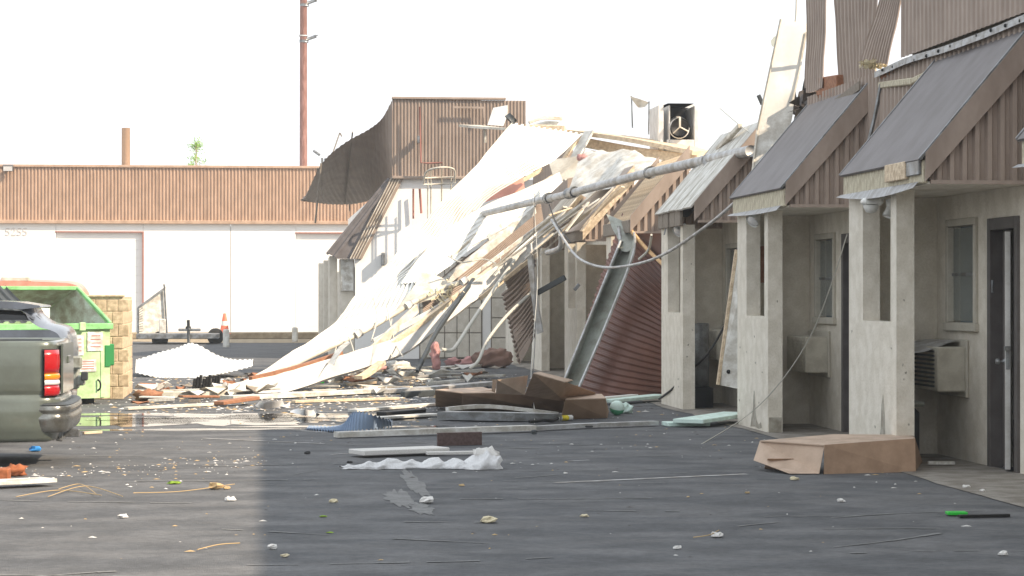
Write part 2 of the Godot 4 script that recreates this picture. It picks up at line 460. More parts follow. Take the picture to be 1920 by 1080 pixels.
func grounds() -> void:
	var g := Shape.new()
	g.quad(Vector3(-1500, 0, 60), Vector3(-1500, 0, -1800), Vector3(1500, 0, -1800), Vector3(1500, 0, 60))
	setting("ground", g, M.asphalt)
	var w := Shape.new()   # walkway in front of the units, its edge broken and uneven
	var f := FastNoiseLite.new()
	f.frequency = 0.7
	for i in 150:
		var z0 = -3.0 - i * 0.4
		var z1 = z0 - 0.4
		w.quad(Vector3(5.7 + f.get_noise_1d(z0) * 0.09, 0.006, z0), Vector3(6.76, 0.006, z0), Vector3(6.76, 0.006, z1), Vector3(5.7 + f.get_noise_1d(z1) * 0.09, 0.006, z1))
	setting("walkway", w, M.concrete)
	var lines := [[Vector3(2.48, 0, -20.253), Vector3(4.456, 0, -21.149), 0.1], [Vector3(0.437, 0, -28.348), Vector3(0.922, 0, -27.859), 0.12], [Vector3(-0.65, 0, -26.984), Vector3(0.85, 0, -25.678), 0.06], [Vector3(2.493, 0, -22.653), Vector3(3.296, 0, -23.088), 0.05], [Vector3(0.69, 0, -24.063), Vector3(1.25, 0, -24.581), 0.05], [Vector3(0.998, 0, -22.594), Vector3(1.567, 0, -22.823), 0.04]]
	for l in lines:
		var s := Shape.new()
		var d = (l[1] - l[0]).normalized() * 0.25
		var side = Vector3(-d.z, 0, d.x).normalized() * l[2] * 0.5
		var n = int((l[1] - l[0]).length() / 0.25)
		for i in n:
			if l[2] < 0.1 and rng.randf() < 0.25:
				continue
			var p = l[0] + d * i + Vector3(0, 0.004, 0)
			var wob = side * rng.randf_range(0.85, 1.05)
			s.quad(p - wob, p + wob, p + d + wob, p + d - wob)
		setting("road_marking", s, M.road_paint)
	var worn := Shape.new()   # pale cement dust trodden into the surface along a seam
	for q in [[Vector3(1.289, 0, -20.436), 0.07, 1.3, 21], [Vector3(1.075, 0, -18.843), 0.1, 0.8, 22], [Vector3(1.188, 0, -17.889), 0.09, 0.5, 23]]:
		blot(worn, q[0], q[1], q[2], 0.004, q[3])
	solo("dust_patch", worn, M.worn_asphalt, "", "", "", "structure")
	var scuff := Shape.new()   # scrapes left by dragged metal
	var r := RandomNumberGenerator.new()
	r.seed = 61
	for i in 46:
		var p = Vector3(r.randf_range(-2.6, 5.2), 0.0045, -r.randf_range(13.5, 29.0))
		var a = r.randfn() * 0.35
		var half = r.randf_range(0.008, 0.03)
		for j in r.randi_range(4, 16):
			var d = Vector3(cos(a), 0, sin(a)) * r.randf_range(0.1, 0.22)
			var sd = Vector3(-sin(a), 0, cos(a)) * half * r.randf_range(0.4, 1.2)
			if r.randf() < 0.75:
				scuff.quad(p - sd, p + sd, p + d + sd * 0.8, p + d - sd * 0.8)
			p += d
			a += r.randfn() * 0.06
	solo("scrape_marks", scuff, M.worn_asphalt, "", "", "", "structure")
	var wet := Shape.new()   # a shallow film of rain water in the dip of the court
	for q in [[Vector3(-1.846, 0, -30.743), 1.1, 1.1, 1], [Vector3(-0.677, 0, -30.881), 1.35, 1.3, 2], [Vector3(0.483, 0, -31.293), 1.2, 1.0, 3], [Vector3(1.435, 0, -30.924), 0.75, 0.5, 4], [Vector3(-0.141, 0, -32.194), 1.6, 0.35, 5], [Vector3(-1.776, 0, -32.508), 0.8, 0.3, 6], [Vector3(-1.006, 0, -28.723), 1.3, 0.18, 7], [Vector3(0.709, 0, -29.239), 1.0, 0.2, 8], [Vector3(1.74, 0, -29.132), 0.5, 0.15, 9]]:
		blot(wet, q[0], q[1], q[2], 0.004, q[3])
	setting("puddle", wet, M.water)
	var apron := Shape.new()
	apron.quad(Vector3(-1.679, 0, -80.616) + Vector3(0, 0.005, 0), Vector3(1.415, 0, -80.293) + Vector3(0, 0.005, 0), Vector3(3.2, 0.005, -87.5), Vector3(-9, 0.005, -87.5))
	setting("apron", apron, M.curb_concrete)
	var kerb := Shape.new()
	kerb.box(Vector3(-5.2, 0, -88.3), Vector3(3.4, 0.24, -87.5), 0.03)
	setting("curb", kerb, M.curb_concrete)
	var bed := Shape.new()
	bed.box(Vector3(-20, 0.005, -95), Vector3(8, 0.1, -88.3))
	setting("planting_strip", bed, M.concrete)

# ---------------------------------------------------------------- the white building that closes the court
func far_building() -> void:
	var b = thing("workshop_building", "white single storey workshop with tan ribbed metal parapet, closing the court at the back", "building", Vector3(-4, 0, -95))
	var z0 = -95.0
	# wall in cast panels, with two roller door openings
	for q in [[-19.0, -14.02, 0.0, 4.4], [-14.0, -7.98, 0.0, 4.4], [-7.97, -4.61, 4.06, 4.4], [-4.6, -1.21, 0.0, 4.4], [-1.19, 1.35, 0.0, 4.4], [1.36, 5.0, 4.04, 4.4], [5.01, 9.0, 0.0, 4.4]]:
		var s := Shape.new()
		s.box(Vector3(q[0], q[2], z0 - 0.25), Vector3(q[1], q[3], z0))
		part("wall_panel", s, M.white_wall, b)
	for q in [[-7.97, -4.61, 4.06], [1.36, 5.0, 4.04]]:
		var d := Shape.new()
		var n = 12
		for i in n:
			var y0 = q[2] * i / n
			d.box(Vector3(q[0], y0 + 0.002, z0 - 0.24), Vector3(q[1], q[2] * (i + 1) / n - 0.002, z0 - 0.14), 0.004)
		var door = part("roller_door", d, M.white_wall, b)
		var fr := Shape.new()
		fr.box(Vector3(q[0] - 0.03, q[2] - 0.02, z0 - 0.1), Vector3(q[1] + 0.03, q[2] + 0.03, z0 + 0.02))
		fr.box(Vector3(q[1] - 0.03, 0, z0 - 0.1), Vector3(q[1] + 0.03, q[2] - 0.021, z0 + 0.02))
		part("door_frame", fr, M.door_line, door)
	var body := Shape.new()
	body.box(Vector3(-19, 0, -112), Vector3(9, 4.3, -95.26))
	part("hall", body, M.white_wall, b)
	for i in 15:   # parapet cladding, one sheet beside the next
		var s := Shape.new()
		var x0 = -19.0 + i * 1.87
		var x1 = x0 + 1.86
		s.ribbed(func(u: float, v: float) -> Vector3: return Vector3(lerpf(x0, x1, u), lerpf(6.6, 4.5, v), z0 + 0.1), 14, 0.05, 1)
		part("cladding_sheet", s, M.workshop_tan, b)
	var cap := Shape.new()
	cap.box(Vector3(-19, 6.58, z0 - 0.3), Vector3(9, 6.68, z0 + 0.17), 0.015)
	part("parapet_cap", cap, M.workshop_tan, b)
	var trim := Shape.new()
	trim.box(Vector3(-19, 4.38, z0), Vector3(9, 4.52, z0 + 0.19), 0.015)
	part("drip_trim", trim, M.workshop_tan, b)
	var shell := Shape.new()
	shell.box(Vector3(-19, 4.4, -95.4), Vector3(9, 6.58, -94.98))
	part("parapet", shell, M.workshop_tan, b)
	var tm := TextMesh.new()
	var font := SystemFont.new()
	font.font_names = PackedStringArray(["Droid Serif"])
	tm.font = font
	tm.text = "5255"
	tm.font_size = 64
	tm.pixel_size = 0.0062
	tm.depth = 0.025
	var num := MeshInstance3D.new()
	num.name = "house_number"
	num.mesh = tm
	num.material_override = M.number_paint
	b.add_child(num)
	num.position = Vector3(-9.487, 4.052, -95) + Vector3(0, 0, 0.015) - b.position
	num.set_meta("label", "house number 5255 high on the white wall")
	var fl = thing("wall_floodlight", "small bronze floodlight at the top left of the tan parapet", "floodlight", Vector3(-9.774, 6.523, -94.6))
	var h := Shape.new()
	var c = fl.position
	h.frame(c, Vector3(0.2, 0, 0), Vector3(0, 0.11, 0.03), Vector3(0, -0.03, 0.09), 0.02)
	h.box(c + Vector3(-0.05, -0.05, -0.3), c + Vector3(0.05, 0.05, -0.08))
	part("housing", h, M.door_paint, fl)
	var l := Shape.new()
	l.frame(c + Vector3(0, -0.028, 0.092), Vector3(0.17, 0, 0), Vector3(0, 0.085, 0.02), Vector3(0, -0.003, 0.01))
	part("lens", l, M.lens_clear, fl)
	# beyond the roof: steel mast, timber pole, young tree
	var mast = thing("mast", "tall rust brown steel mast with short side arms behind the white workshop", "mast", Vector3(2.051, 7.95, -118) * Vector3(1, 0, 1))
	var m := Shape.new(true)
	m.tube([mast.position, mast.position + Vector3(0, 9, 0), mast.position + Vector3(0, 21, 0)], 0.21, 0.17, 14)
	part("shaft", m, M.pole_rust, mast)
	for y in [75, 8]:
		var a := Shape.new(true)
		var p0 = Vector3(2.076, 14.067, -118) if y == 75 else Vector3(2.101, 15.845, -118)
		a.tube([p0, p0 + Vector3(0.5, 0.17, 0.2), p0 + Vector3(0.58, 0.2, 0.22)], 0.07, 0.09, 8)
		a.tube([p0 + Vector3(0.5, 0.17, 0.2), p0 + Vector3(0.68, 0.26, 0.25)], 0.05, 0.02, 8)
		part("side_arm", a, M.steel, mast)
		var r := Shape.new(true)
		r.tube([p0 + Vector3(0, -0.1, 0), p0 + Vector3(0, 0.02, 0)], 0.225, 0.225, 14)
		part("clamp_band", r, M.steel, mast)
	var band := Shape.new(true)
	band.tube([Vector3(2.05, 14.302, -118) - Vector3(0, 0.03, 0), Vector3(2.05, 14.302, -118) + Vector3(0, 0.03, 0)], 0.24, 0.24, 14)
	part("clamp_band", band, M.white_metal, mast)
	var st = thing("timber_pole", "sawn off timber utility pole rising behind the white workshop roof", "pole", Vector3(-6.442, 7.795, -116) * Vector3(1, 0, 1))
	var s := Shape.new(true)
	s.tube([st.position, st.position + Vector3(0, 4, 0), Vector3(st.position.x, Vector3(-6.443, 9.58, -116).y, st.position.z)], 0.23, 0.2, 12)
	part("shaft", s, M.bark, st)
	tree(Vector3(-3.265, 8.135, -122) * Vector3(1, 0, 1), Vector3(-3.266, 9.426, -122).y)
	var lamp = thing("street_light", "pale double headed street light far off beside the rusty mast", "street light", Vector3(3.39, 9.32, -135) * Vector3(1, 0, 1))
	var post := Shape.new(true)
	var top = Vector3(3.39, 9.29, -135)
	post.tube([lamp.position, top], 0.09, 0.06, 8)
	part("post", post, M.galvanised, lamp)
	for sgn in [-1.0, 1.0]:
		var hd := Shape.new()
		hd.beam(top + Vector3(sgn * 0.12, 0.05 - sgn * 0.1, 0), top + Vector3(sgn * 0.5, 0.1 - sgn * 0.32, 0), 0.25, 0.14, 0.03)
		part("lamp_head", hd, M.steel, lamp)

func tree(at: Vector3, top: float) -> void:
	var t = thing("young_tree", "young light green tree whose tip shows over the white workshop roof", "tree", at)
	var tr := Shape.new(true)
	tr.tube(bent([at, at + Vector3(0.08, top * 0.35, 0), at + Vector3(-0.05, top * 0.7, 0.05), at + Vector3(0.02, top * 0.97, 0)]), 0.09, 0.015, 7)
	var leaves := Shape.new()
	var r := RandomNumberGenerator.new()
	r.seed = 5
	for k in 60:
		var y = lerpf(top * 0.55, top, pow(r.randf(), 0.8))
		var reach = 0.62 * sqrt(clampf((top + 0.1 - y) / (top * 0.3), 0.08, 1.0))
		var a = r.randf() * TAU
		var p0 = at + Vector3(0, y - 0.25, 0)
		var p1 = at + Vector3(cos(a) * reach * r.randf_range(0.3, 1.0), y, sin(a) * reach * r.randf_range(0.3, 1.0))
		tr.tube([p0, p1], 0.014, 0.005, 4, false)
		for j in 26:
			var c = p1 + Vector3(r.randfn(), r.randfn() * 0.8, r.randfn()) * 0.13
			var u = Vector3(r.randfn(), r.randfn(), r.randfn()).normalized() * 0.05
			var v = u.cross(Vector3(r.randfn(), r.randfn(), r.randfn())).normalized() * 0.03
			leaves.quad(c - u, c + v, c + u, c - v)
	part("trunk", tr, M.bark, t)
	part("crown", leaves, M.leaf, t)

# ---------------------------------------------------------------- the row of units on the right
func awning(b: Node3D, zf: float, k: int) -> void:   # a lean-to hood over a porch
	var zn = zf - 2.9
	var rake = func(x: float) -> float: return lerpf(2.8, 3.88, (x - EAVE_X) / (WALL_X - EAVE_X))
	var roof_mat = M.dark_roof
	var roof := Shape.new()
	var up = Vector3(-0.764, 0.645, 0)
	if k == 4:   # stripped down to its battens
		for i in 15:
			var z = -(zn + 0.1 + i * 0.193)
			roof.beam(Vector3(5.86, 2.78, z), Vector3(6.74, 3.83, z), 0.05, 0.06, 0.0, up)
		for q in [0.05, 0.5, 0.95]:
			roof.beam(Vector3(5.84, 2.72, -zn).lerp(Vector3(6.74, 3.79, -zn), q), Vector3(5.84, 2.72, -zf).lerp(Vector3(6.74, 3.79, -zf), q), 0.06, 0.05, 0.0, up)
		roof_mat = M.pale_wood
	else:
		var a = Vector3(5.76, 2.77, -zn)
		var c = Vector3(6.75, 3.94, -zn)
		var far = Vector3(0, 0, zn - zf)
		if k == 5:
			roof_mat = M.cladding
		elif k == 3:
			roof_mat = M.white_board
		elif k == 6:
			roof_mat = M.cream_sheet
		var n = 1 if k != 3 else 5
		for i in n:
			var p = far * (float(i) / n)
			var q = far * (float(i + 1) / n)
			var sag = Vector3(0, 0.006 * sin(i * 2.1 + k), 0)
			roof.slab([a + p + sag, c + p, c + q, a + q + sag], up * 0.025)
			roof.beam(a + q + up * 0.026 + sag, c + q + up * 0.026, 0.012, 0.006, 0.0, up)
	var aw = part("awning", roof, roof_mat, b)
	if k < 3:   # metal edge strips round the hood
		for q in [[Vector3(5.75, 2.79, -zn + 0.012), Vector3(6.74, 3.965, -zn + 0.012)], [Vector3(5.75, 2.79, -zf - 0.012), Vector3(6.74, 3.965, -zf - 0.012)]]:
			var es := Shape.new()
			es.beam(q[0], q[1], 0.022, 0.03, 0.004, up)
			part("edge_strip", es, M.steel, aw)
	if k in [6]:
		zn = zf - 1.6
	# ribbed gable on the near side, and on the far side
	for side in 2:
		var z = -(zn if side == 0 else zf)
		if side == 1 and k == 5:
			continue
		var g := Shape.new()
		g.ribbed(func(u: float, v: float) -> Vector3:
			var x = lerpf(EAVE_X, WALL_X, u)
			return Vector3(x, lerpf(rake.call(x), 2.6, v), z), 8, 0.045 if side == 0 else -0.045, 1)
		part("gable", g, M.cladding, aw)
		var t := Shape.new()
		var o = Vector3(0, 0, 0.035 if side == 0 else -0.035)
		t.slab([Vector3(5.8, 2.85, z), Vector3(6.75, 3.97, z), Vector3(6.75, 3.66, z), Vector3(5.8, 2.6, z)], o)
		part("rake_trim", t, M.pale_wood if k in [5, 6] else M.cladding, aw)
		var bt := Shape.new()
		bt.box(Vector3(5.85, 2.575, z - 0.015), Vector3(6.75, 2.61, z + o.z))
		part("gable_sill", bt, M.cladding, aw)
	var fa := Shape.new()
	if k == 3:
		for q in [0.02, 0.25, 0.52, 0.74]:
			fa.box(Vector3(5.78, 2.56, -zf + q * 2.0), Vector3(5.83, 2.79, -zf + q * 2.0 + 0.4), 0.008)
	elif k < 6:
		fa.box(Vector3(5.78, 2.585, -zf + 0.01), Vector3(5.83, 2.79, -zn - 0.01), 0.01)
	if fa.n > 0:
		part("fascia", fa, M.grey_wood if k >= 3 else M.fascia, aw)
	if k < 3:
		var dr := Shape.new()   # bent drip edge under the fascia
		dr.grid(12, 2, func(u: float, v: float) -> Vector3: return Vector3(5.77 - v * 0.05, 2.6 - 0.025 * v - (0.05 if k == 1 else 0.02) * v * sin(u * PI) - 0.03 * u * v, lerpf(-zf - 0.05, -zn - 0.1, u)))
		part("drip_edge", dr, M.flashing, aw)
		var so := Shape.new()
		so.box(Vector3(5.83, 2.575, -zf + 0.02), Vector3(6.74, 2.6, -zn - 0.02))
		part("soffit", so, M.stucco, aw)
	if k == 1:
		var pt := Shape.new()
		pt.box(Vector3(5.74, 2.64, -zn - 1.15), Vector3(5.776, 2.8, -zn - 0.45), 0.006)
		part("plywood_patch", pt, M.pale_wood, aw, "bare plywood patch on the fascia")
		var mp := Shape.new()
		mp.box(Vector3(5.75, 2.66, -zn - 0.44), Vector3(5.777, 2.8, -zn - 0.03), 0.006)
		part("metal_patch", mp, M.steel, aw)

func porch(b: Node3D, zf: float, k: int) -> void:   # slotted wing wall and the partition behind it
	var x1 = EAVE_X + 0.17
	var s := Shape.new()
	var z = -zf
	s.slab([Vector3(EAVE_X, 0, z), Vector3(EAVE_X, 2.58, z), Vector3(EAVE_X, 2.58, z + 0.55), Vector3(EAVE_X, 1.35, z + 0.56), Vector3(EAVE_X, 1.345, z + 1.59), Vector3(EAVE_X, 2.58, z + 1.6), Vector3(EAVE_X, 2.58, z + 1.8), Vector3(EAVE_X, 0, z + 1.8)], Vector3(x1 - EAVE_X, 0, 0))
	part("porch_wall", s, M.stucco, b)
	if k in [1, 2]:   # render broken off the foot of the wall
		var pt := Shape.new()
		var rim := []
		for q in [[1.1, 0.03], [1.17, 0.2], [1.25, 0.34], [1.27, 0.56], [1.33, 0.66], [1.37, 0.5], [1.4, 0.3], [1.46, 0.17], [1.58, 0.1], [1.7, 0.15], [1.77, 0.06], [1.6, 0.03], [1.35, 0.05]]:
			rim.append(Vector3(EAVE_X - 0.003, q[1] * (1.0 if k == 1 else 0.7), z + q[0] - 0.3 * (k - 1)))
		pt.slab(rim, Vector3(0.002, 0, 0))
		var ft := Shape.new()
		ft.box(Vector3(EAVE_X + 0.01, 0.0, z + 1.801), Vector3(x1 - 0.01, 0.12 + 0.03 * k, z + 1.804))
		part("bare_render", pt, M.stucco_patch, b)
		part("bare_foot", ft, M.stucco_patch, b)
	if k in [1, 2, 3]:   # pits and chips in the render
		var r := RandomNumberGenerator.new()
		r.seed = 40 + k
		for i in 9:
			var c := Shape.new()
			var on_side = r.randf() < 0.6
			var at = Vector3(EAVE_X - 0.002, r.randf_range(0.25, 1.25), z + r.randf_range(0.1, 1.7)) if on_side else Vector3(r.randf_range(EAVE_X + 0.03, x1 - 0.03), r.randf_range(0.2, 2.2), z + 1.801)
			var rim := []
			for j in 7:
				var a = TAU * j / 7
				var rr = r.randf_range(0.006, 0.02)
				rim.append(at + (Vector3(0, sin(a) * rr, cos(a) * rr * 2.0) if on_side else Vector3(cos(a) * rr * 0.6, sin(a) * rr, 0)))
			c.slab(rim, Vector3(0.001, 0, 0) if on_side else Vector3(0, 0, 0.001))
			part("chip", c, M.stucco_patch, b)
	var p := Shape.new()
	p.box(Vector3(x1, 0, z - 0.15), Vector3(6.749, 2.574, z - 0.02))
	part("partition", p, M.stucco, b)

func wall_run(s: Shape, za: float, zb: float, holes: Array, top: float) -> void:   # wall from za to zb (metres ahead), holes [z0, z1, h0, h1] in order
	var at = za
	for h in holes:
		s.box(Vector3(WALL_X, 0, -h[0]), Vector3(WALL_X + 0.2, top, -at))
		if h[2] > 0.0:
			s.box(Vector3(WALL_X, 0, -h[1]), Vector3(WALL_X + 0.2, h[2], -h[0]))
		s.box(Vector3(WALL_X, h[3], -h[1]), Vector3(WALL_X + 0.2, top, -h[0]))
		at = h[1]
	s.box(Vector3(WALL_X, 0, -zb), Vector3(WALL_X + 0.2, top, -at))

func row_building() -> void:
	var b = thing("workshop_row", "row of stuccoed workshop units with brown awnings along the right side", "building", Vector3(6.75, 0, -17.85))
	for k in 8:
		var zf = FAR0 + STEP * k
		var s := Shape.new()
		wall_run(s, zf - STEP + 0.002, zf, [[zf - 2.55, zf - 1.8, 0.0, 2.24], [zf - 1.3, zf - 0.42, 1.33, 2.27]], 2.75)
		part("front_wall", s, M.stucco, b)
		porch(b, zf, k)
		# window
		var w := Shape.new()
		var z0 = -(zf - 0.42)
		var z1 = -(zf - 1.3)
		var x = WALL_X
		w.box(Vector3(x - 0.03, 2.27, z0 - 0.06), Vector3(x + 0.04, 2.34, z1 + 0.06), 0.005)
		w.box(Vector3(x - 0.03, 1.33, z0 - 0.06), Vector3(x + 0.04, 2.269, z0 + 0.02), 0.005)
		w.box(Vector3(x - 0.03, 1.33, z1 - 0.02), Vector3(x + 0.04, 2.269, z1 + 0.06), 0.005)
		var win = part("window", w, M.frame_paint, b)
		var si := Shape.new()
		si.box(Vector3(x - 0.05, 1.25, z0 - 0.09), Vector3(x + 0.02, 1.329, z1 + 0.09), 0.008)
		part("sill", si, M.frame_paint, win)
		for q in 2:
			var pn := Shape.new()
			pn.box(Vector3(x + 0.03, 1.35 + q * 0.46, z0 + 0.02), Vector3(x + 0.036, 1.79 + q * 0.46, z1 - 0.02))
			part("pane", pn, M.glass, win)
		var mu := Shape.new()
		mu.box(Vector3(x + 0.015, 1.785, z0 + 0.02), Vector3(x + 0.05, 1.815, z1 - 0.02))
		part("meeting_rail", mu, M.steel, win)
		for q in 10:
			var bl := Shape.new()
			var za = lerpf(z0 + 0.03, z1 - 0.1, q / 9.0)
			bl.quad(Vector3(x + 0.1, 1.33, za), Vector3(x + 0.1, 2.27, za), Vector3(x + 0.125, 2.27, za + 0.075), Vector3(x + 0.125, 1.33, za + 0.075))
			part("blind_slat", bl, M.blind, win)
		# door
		var fr := Shape.new()
		var d0 = -(zf - 1.8)
		var d1 = -(zf - 2.55)
		fr.box(Vector3(x - 0.03, 0.0, d0 - 0.07), Vector3(x + 0.1, 2.31, d0 + 0.02), 0.005)
		fr.box(Vector3(x - 0.03, 0.0, d1 - 0.02), Vector3(x + 0.1, 2.31, d1 + 0.07), 0.005)
		fr.box(Vector3(x - 0.03, 2.2, d0 + 0.021), Vector3(x + 0.1, 2.31, d1 - 0.021), 0.005)
		var lf := Shape.new()
		var ajar = 0.27 if k == 1 else 0.0
		var hinge = Vector3(x + 0.09, 0, d0 + 0.03)
		var reach = Vector3(-sin(ajar), 0, cos(ajar)) * 0.68
		lf.slab([hinge + Vector3(0, 0.03, 0), hinge + Vector3(0, 2.18, 0), hinge + reach + Vector3(0, 2.18, 0), hinge + reach + Vector3(0, 0.03, 0)], Vector3(cos(ajar), 0, sin(ajar)) * 0.045)
		var door = part("door", lf, M.door_paint, b, "brown door standing ajar" if k == 1 else "")
		part("frame", fr, M.door_paint, door)
		var hd := Shape.new(true)
		hd.lathe(hinge + reach * 0.92 + Vector3(-0.005, 1.0, 0), [Vector2(0.03, 0), Vector2(0.012, 0.02), Vector2(0.012, 0.04), Vector2(0.032, 0.055), Vector2(0.025, 0.08), Vector2(0, 0.085)], 10, Vector3(-1, 0, 0))
		part("handle", hd, M.steel, door)
		if k == 1:
			var ed := Shape.new()
			ed.frame(hinge + reach * 1.012 + Vector3(0.02, 1.1, 0.0), Vector3(0.024, 0, 0), Vector3(0, 1.07, 0), Vector3(0, 0, 0.004))
			part("door_edge", ed, M.white_metal, door)
			var lk := Shape.new()
			lk.frame(hinge + reach * 1.012 + Vector3(0.02, 1.02, 0.006), Vector3(0.018, 0, 0), Vector3(0, 0.09, 0), Vector3(0, 0, 0.004), 0.003)
			lk.frame(hinge + reach * 1.012 + Vector3(0.015, 1.12, 0.01), Vector3(0.03, 0, 0), Vector3(0, 0.02, 0), Vector3(0, 0, 0.012), 0.004)
			part("lock_plate", lk, M.steel, door)
		# brown cladding between the awning and the parapet
		if k < 8:
			var c := Shape.new()
			var top = 4.05 if k < 3 else (3.72 if k == 3 else 3.2)
			c.ribbed(func(u: float, v: float) -> Vector3: return Vector3(WALL_X - 0.01, lerpf(top, 2.7, v), lerpf(-zf, -(zf - STEP), u)), 36, -0.025, 1)
			part("cladding_sheet", c, M.cladding, b)
			var bk := Shape.new()
			bk.box(Vector3(WALL_X + 0.04, 2.751, -zf), Vector3(WALL_X + 0.2, top, -(zf - STEP) - 0.002))
			part("upper_wall", bk, M.stucco, b)
		if k < 7:
			awning(b, zf, k)
	# shell of the building behind the fronts
	var sh := Shape.new()
	sh.box(Vector3(6.96, 3.96, -29.1), Vector3(17.0, 4.05, -4.0))
	sh.box(Vector3(6.96, 3.63, -34.7), Vector3(17.0, 3.7, -29.11))
	part("roof", sh, M.dark_roof, b)
	var fallen := Shape.new()
	fallen.grid(10, 14, func(u: float, v: float) -> Vector3: return Vector3(lerpf(6.8, 17.0, u), 3.12 - 0.5 * sin(v * PI) * u + 0.1 * crumple.get_noise_2d(u * 300.0, v * 300.0), lerpf(-34.9, -59.8, v)))
	part("fallen_roof", fallen, M.cream_sheet, b)
	var sides := Shape.new()
	sides.box(Vector3(17.0, 0, -60), Vector3(17.2, 3.0, -34.9))
	sides.box(Vector3(17.0, 0, -34.89), Vector3(17.2, 4.05, -4.0))
	sides.box(Vector3(6.96, 2.2, -34.8), Vector3(17.0, 3.62, -34.72))
	sides.box(Vector3(6.76, 0, -4.2), Vector3(17.0, 3.95, -4.0))
	sides.box(Vector3(6.76, 0, -12.2), Vector3(6.9, 4.04, -4.21))
	sides.box(Vector3(9.6, 0, -60), Vector3(9.7, 2.1, -4.22))
	part("rear_wall", sides, M.stucco, b)
	var stub := Shape.new()  # unseen parapet stub, added behind the wreck to cast shade on the end wall
	stub.box(Vector3(6.78, 3.21, -59.85), Vector3(6.9, 5.3, -53.0))
	stub.box(Vector3(6.9, 3.21, -59.85), Vector3(8.6, 5.2, -59.7))
	part("added_shade_parapet", stub, M.cladding, b)
	# parapet: whole sheets near the camera, torn ones further on
	for i in 8:
		var za = 4.64 + i * 2.515
		var zb = za + 2.51
		var c := Shape.new()
		c.ribbed(func(u: float, v: float) -> Vector3: return Vector3(WALL_X - 0.03 + 0.012 * sin(u * 9.0 + i) * (1.0 - v), lerpf(5.95, 4.1, v), lerpf(-zb, -za, u)), 17, -0.016, 2)
		part("parapet_sheet", c, M.cladding, b)
	var back := Shape.new()
	back.box(Vector3(6.82, 4.06, -24.7), Vector3(6.92, 5.9, -4.6))
	part("parapet_backing", back, M.grey_wood, b)
	var torn := [[[Vector3(6.722, 5.733, -29.3), Vector3(6.735, 4.87, -29.3), Vector3(6.728, 4.114, -29.3)], [Vector3(6.767, 5.596, -28.3), Vector3(6.747, 4.761, -28.3), Vector3(6.714, 4.094, -28.3)], 8], [[Vector3(6.723, 5.54, -27.9), Vector3(6.768, 4.718, -27.9), Vector3(6.819, 4.054, -27.9)], [Vector3(6.892, 5.322, -26.3), Vector3(6.842, 4.545, -26.3), Vector3(6.842, 3.995, -26.3)], 12], [[Vector3(6.883, 5.208, -25.9), Vector3(6.752, 4.688, -26), Vector3(6.595, 4.173, -26)], [Vector3(6.92, 5.113, -25.2), Vector3(6.835, 4.608, -25.3), Vector3(6.738, 4.116, -25.4)], 10]]
	for q in torn:
		var c := Shape.new()
		c.ribbed(between(q[0], q[1], 0.03), q[2], 0.025, 10)
		part("torn_parapet_sheet", c, M.cladding, b, "torn brown parapet sheet standing loose against the sky")
	var ft := Shape.new()
	ft.grid(40, 1, func(u: float, v: float) -> Vector3: return Vector3(6.66 + 0.01 * sin(u * 40.0), lerpf(4.05, 3.985, v) + 0.012 * sin(u * 23.0), lerpf(-12.3, -25.7, u)))
	ft.grid(40, 1, func(u: float, v: float) -> Vector3: return Vector3(lerpf(6.66, 6.73, v) + 0.01 * sin(u * 40.0), 4.05 + 0.012 * sin(u * 23.0), lerpf(-12.3, -25.7, u)))
	part("flashing", ft, M.flashing, b)
	for i in 12:
		var bo := Shape.new(true)
		bo.lathe(Vector3(6.665, 4.02 + 0.012 * sin((9.0 + i * 0.37 - 12.3 + 7.0) * 1.7), -20.6 - i * 0.43), [Vector2(0.02, 0), Vector2(0.014, 0.012), Vector2(0, 0.016)], 7, Vector3(-1, 0, 0))
		part("bolt", bo, M.black, b)
	var rail := Shape.new()
	rail.beam(Vector3(6.734, 3.894, -25.7), Vector3(6.689, 3.807, -24.2), 0.05, 0.07, 0.01)
	rail.beam(Vector3(6.689, 3.807, -24.2), Vector3(6.803, 3.912, -23), 0.05, 0.06, 0.01)
	rail.beam(Vector3(6.741, 3.842, -25.5), Vector3(6.767, 3.845, -23.3), 0.03, 0.04, 0.01)
	part("hanging_rail", rail, M.fascia, b, "loose pale rail hanging under the torn parapet")
	var wd := Shape.new()
	wd.beam(Vector3(6.767, 3.99, -25.6), Vector3(6.802, 4.029, -24.9), 0.12, 0.08, 0.01)
	wd.beam(Vector3(6.798, 4.114, -28.6), Vector3(6.809, 4.068, -27.7), 0.15, 0.25, 0.01)
	wd.beam(Vector3(6.752, 4.049, -28.6), Vector3(6.806, 4.01, -27.9), 0.1, 0.06, 0.01)
	part("broken_plate", wd, M.red_wood, b)
	var tuft := Shape.new()
	for i in 120:
		var p = Vector3(6.656, 4.092, -25.7) + Vector3(rng.randfn() * 0.06, absf(rng.randfn()) * 0.035, rng.randfn() * 0.06)
		var u = Vector3(rng.randfn(), rng.randfn(), rng.randfn()).normalized() * 0.05
		tuft.quad(p - u, p + Vector3(0, 0.02, 0.01), p + u, p - Vector3(0, 0.02, 0.01))
	part("torn_insulation", tuft, M.yellow_foam, b)

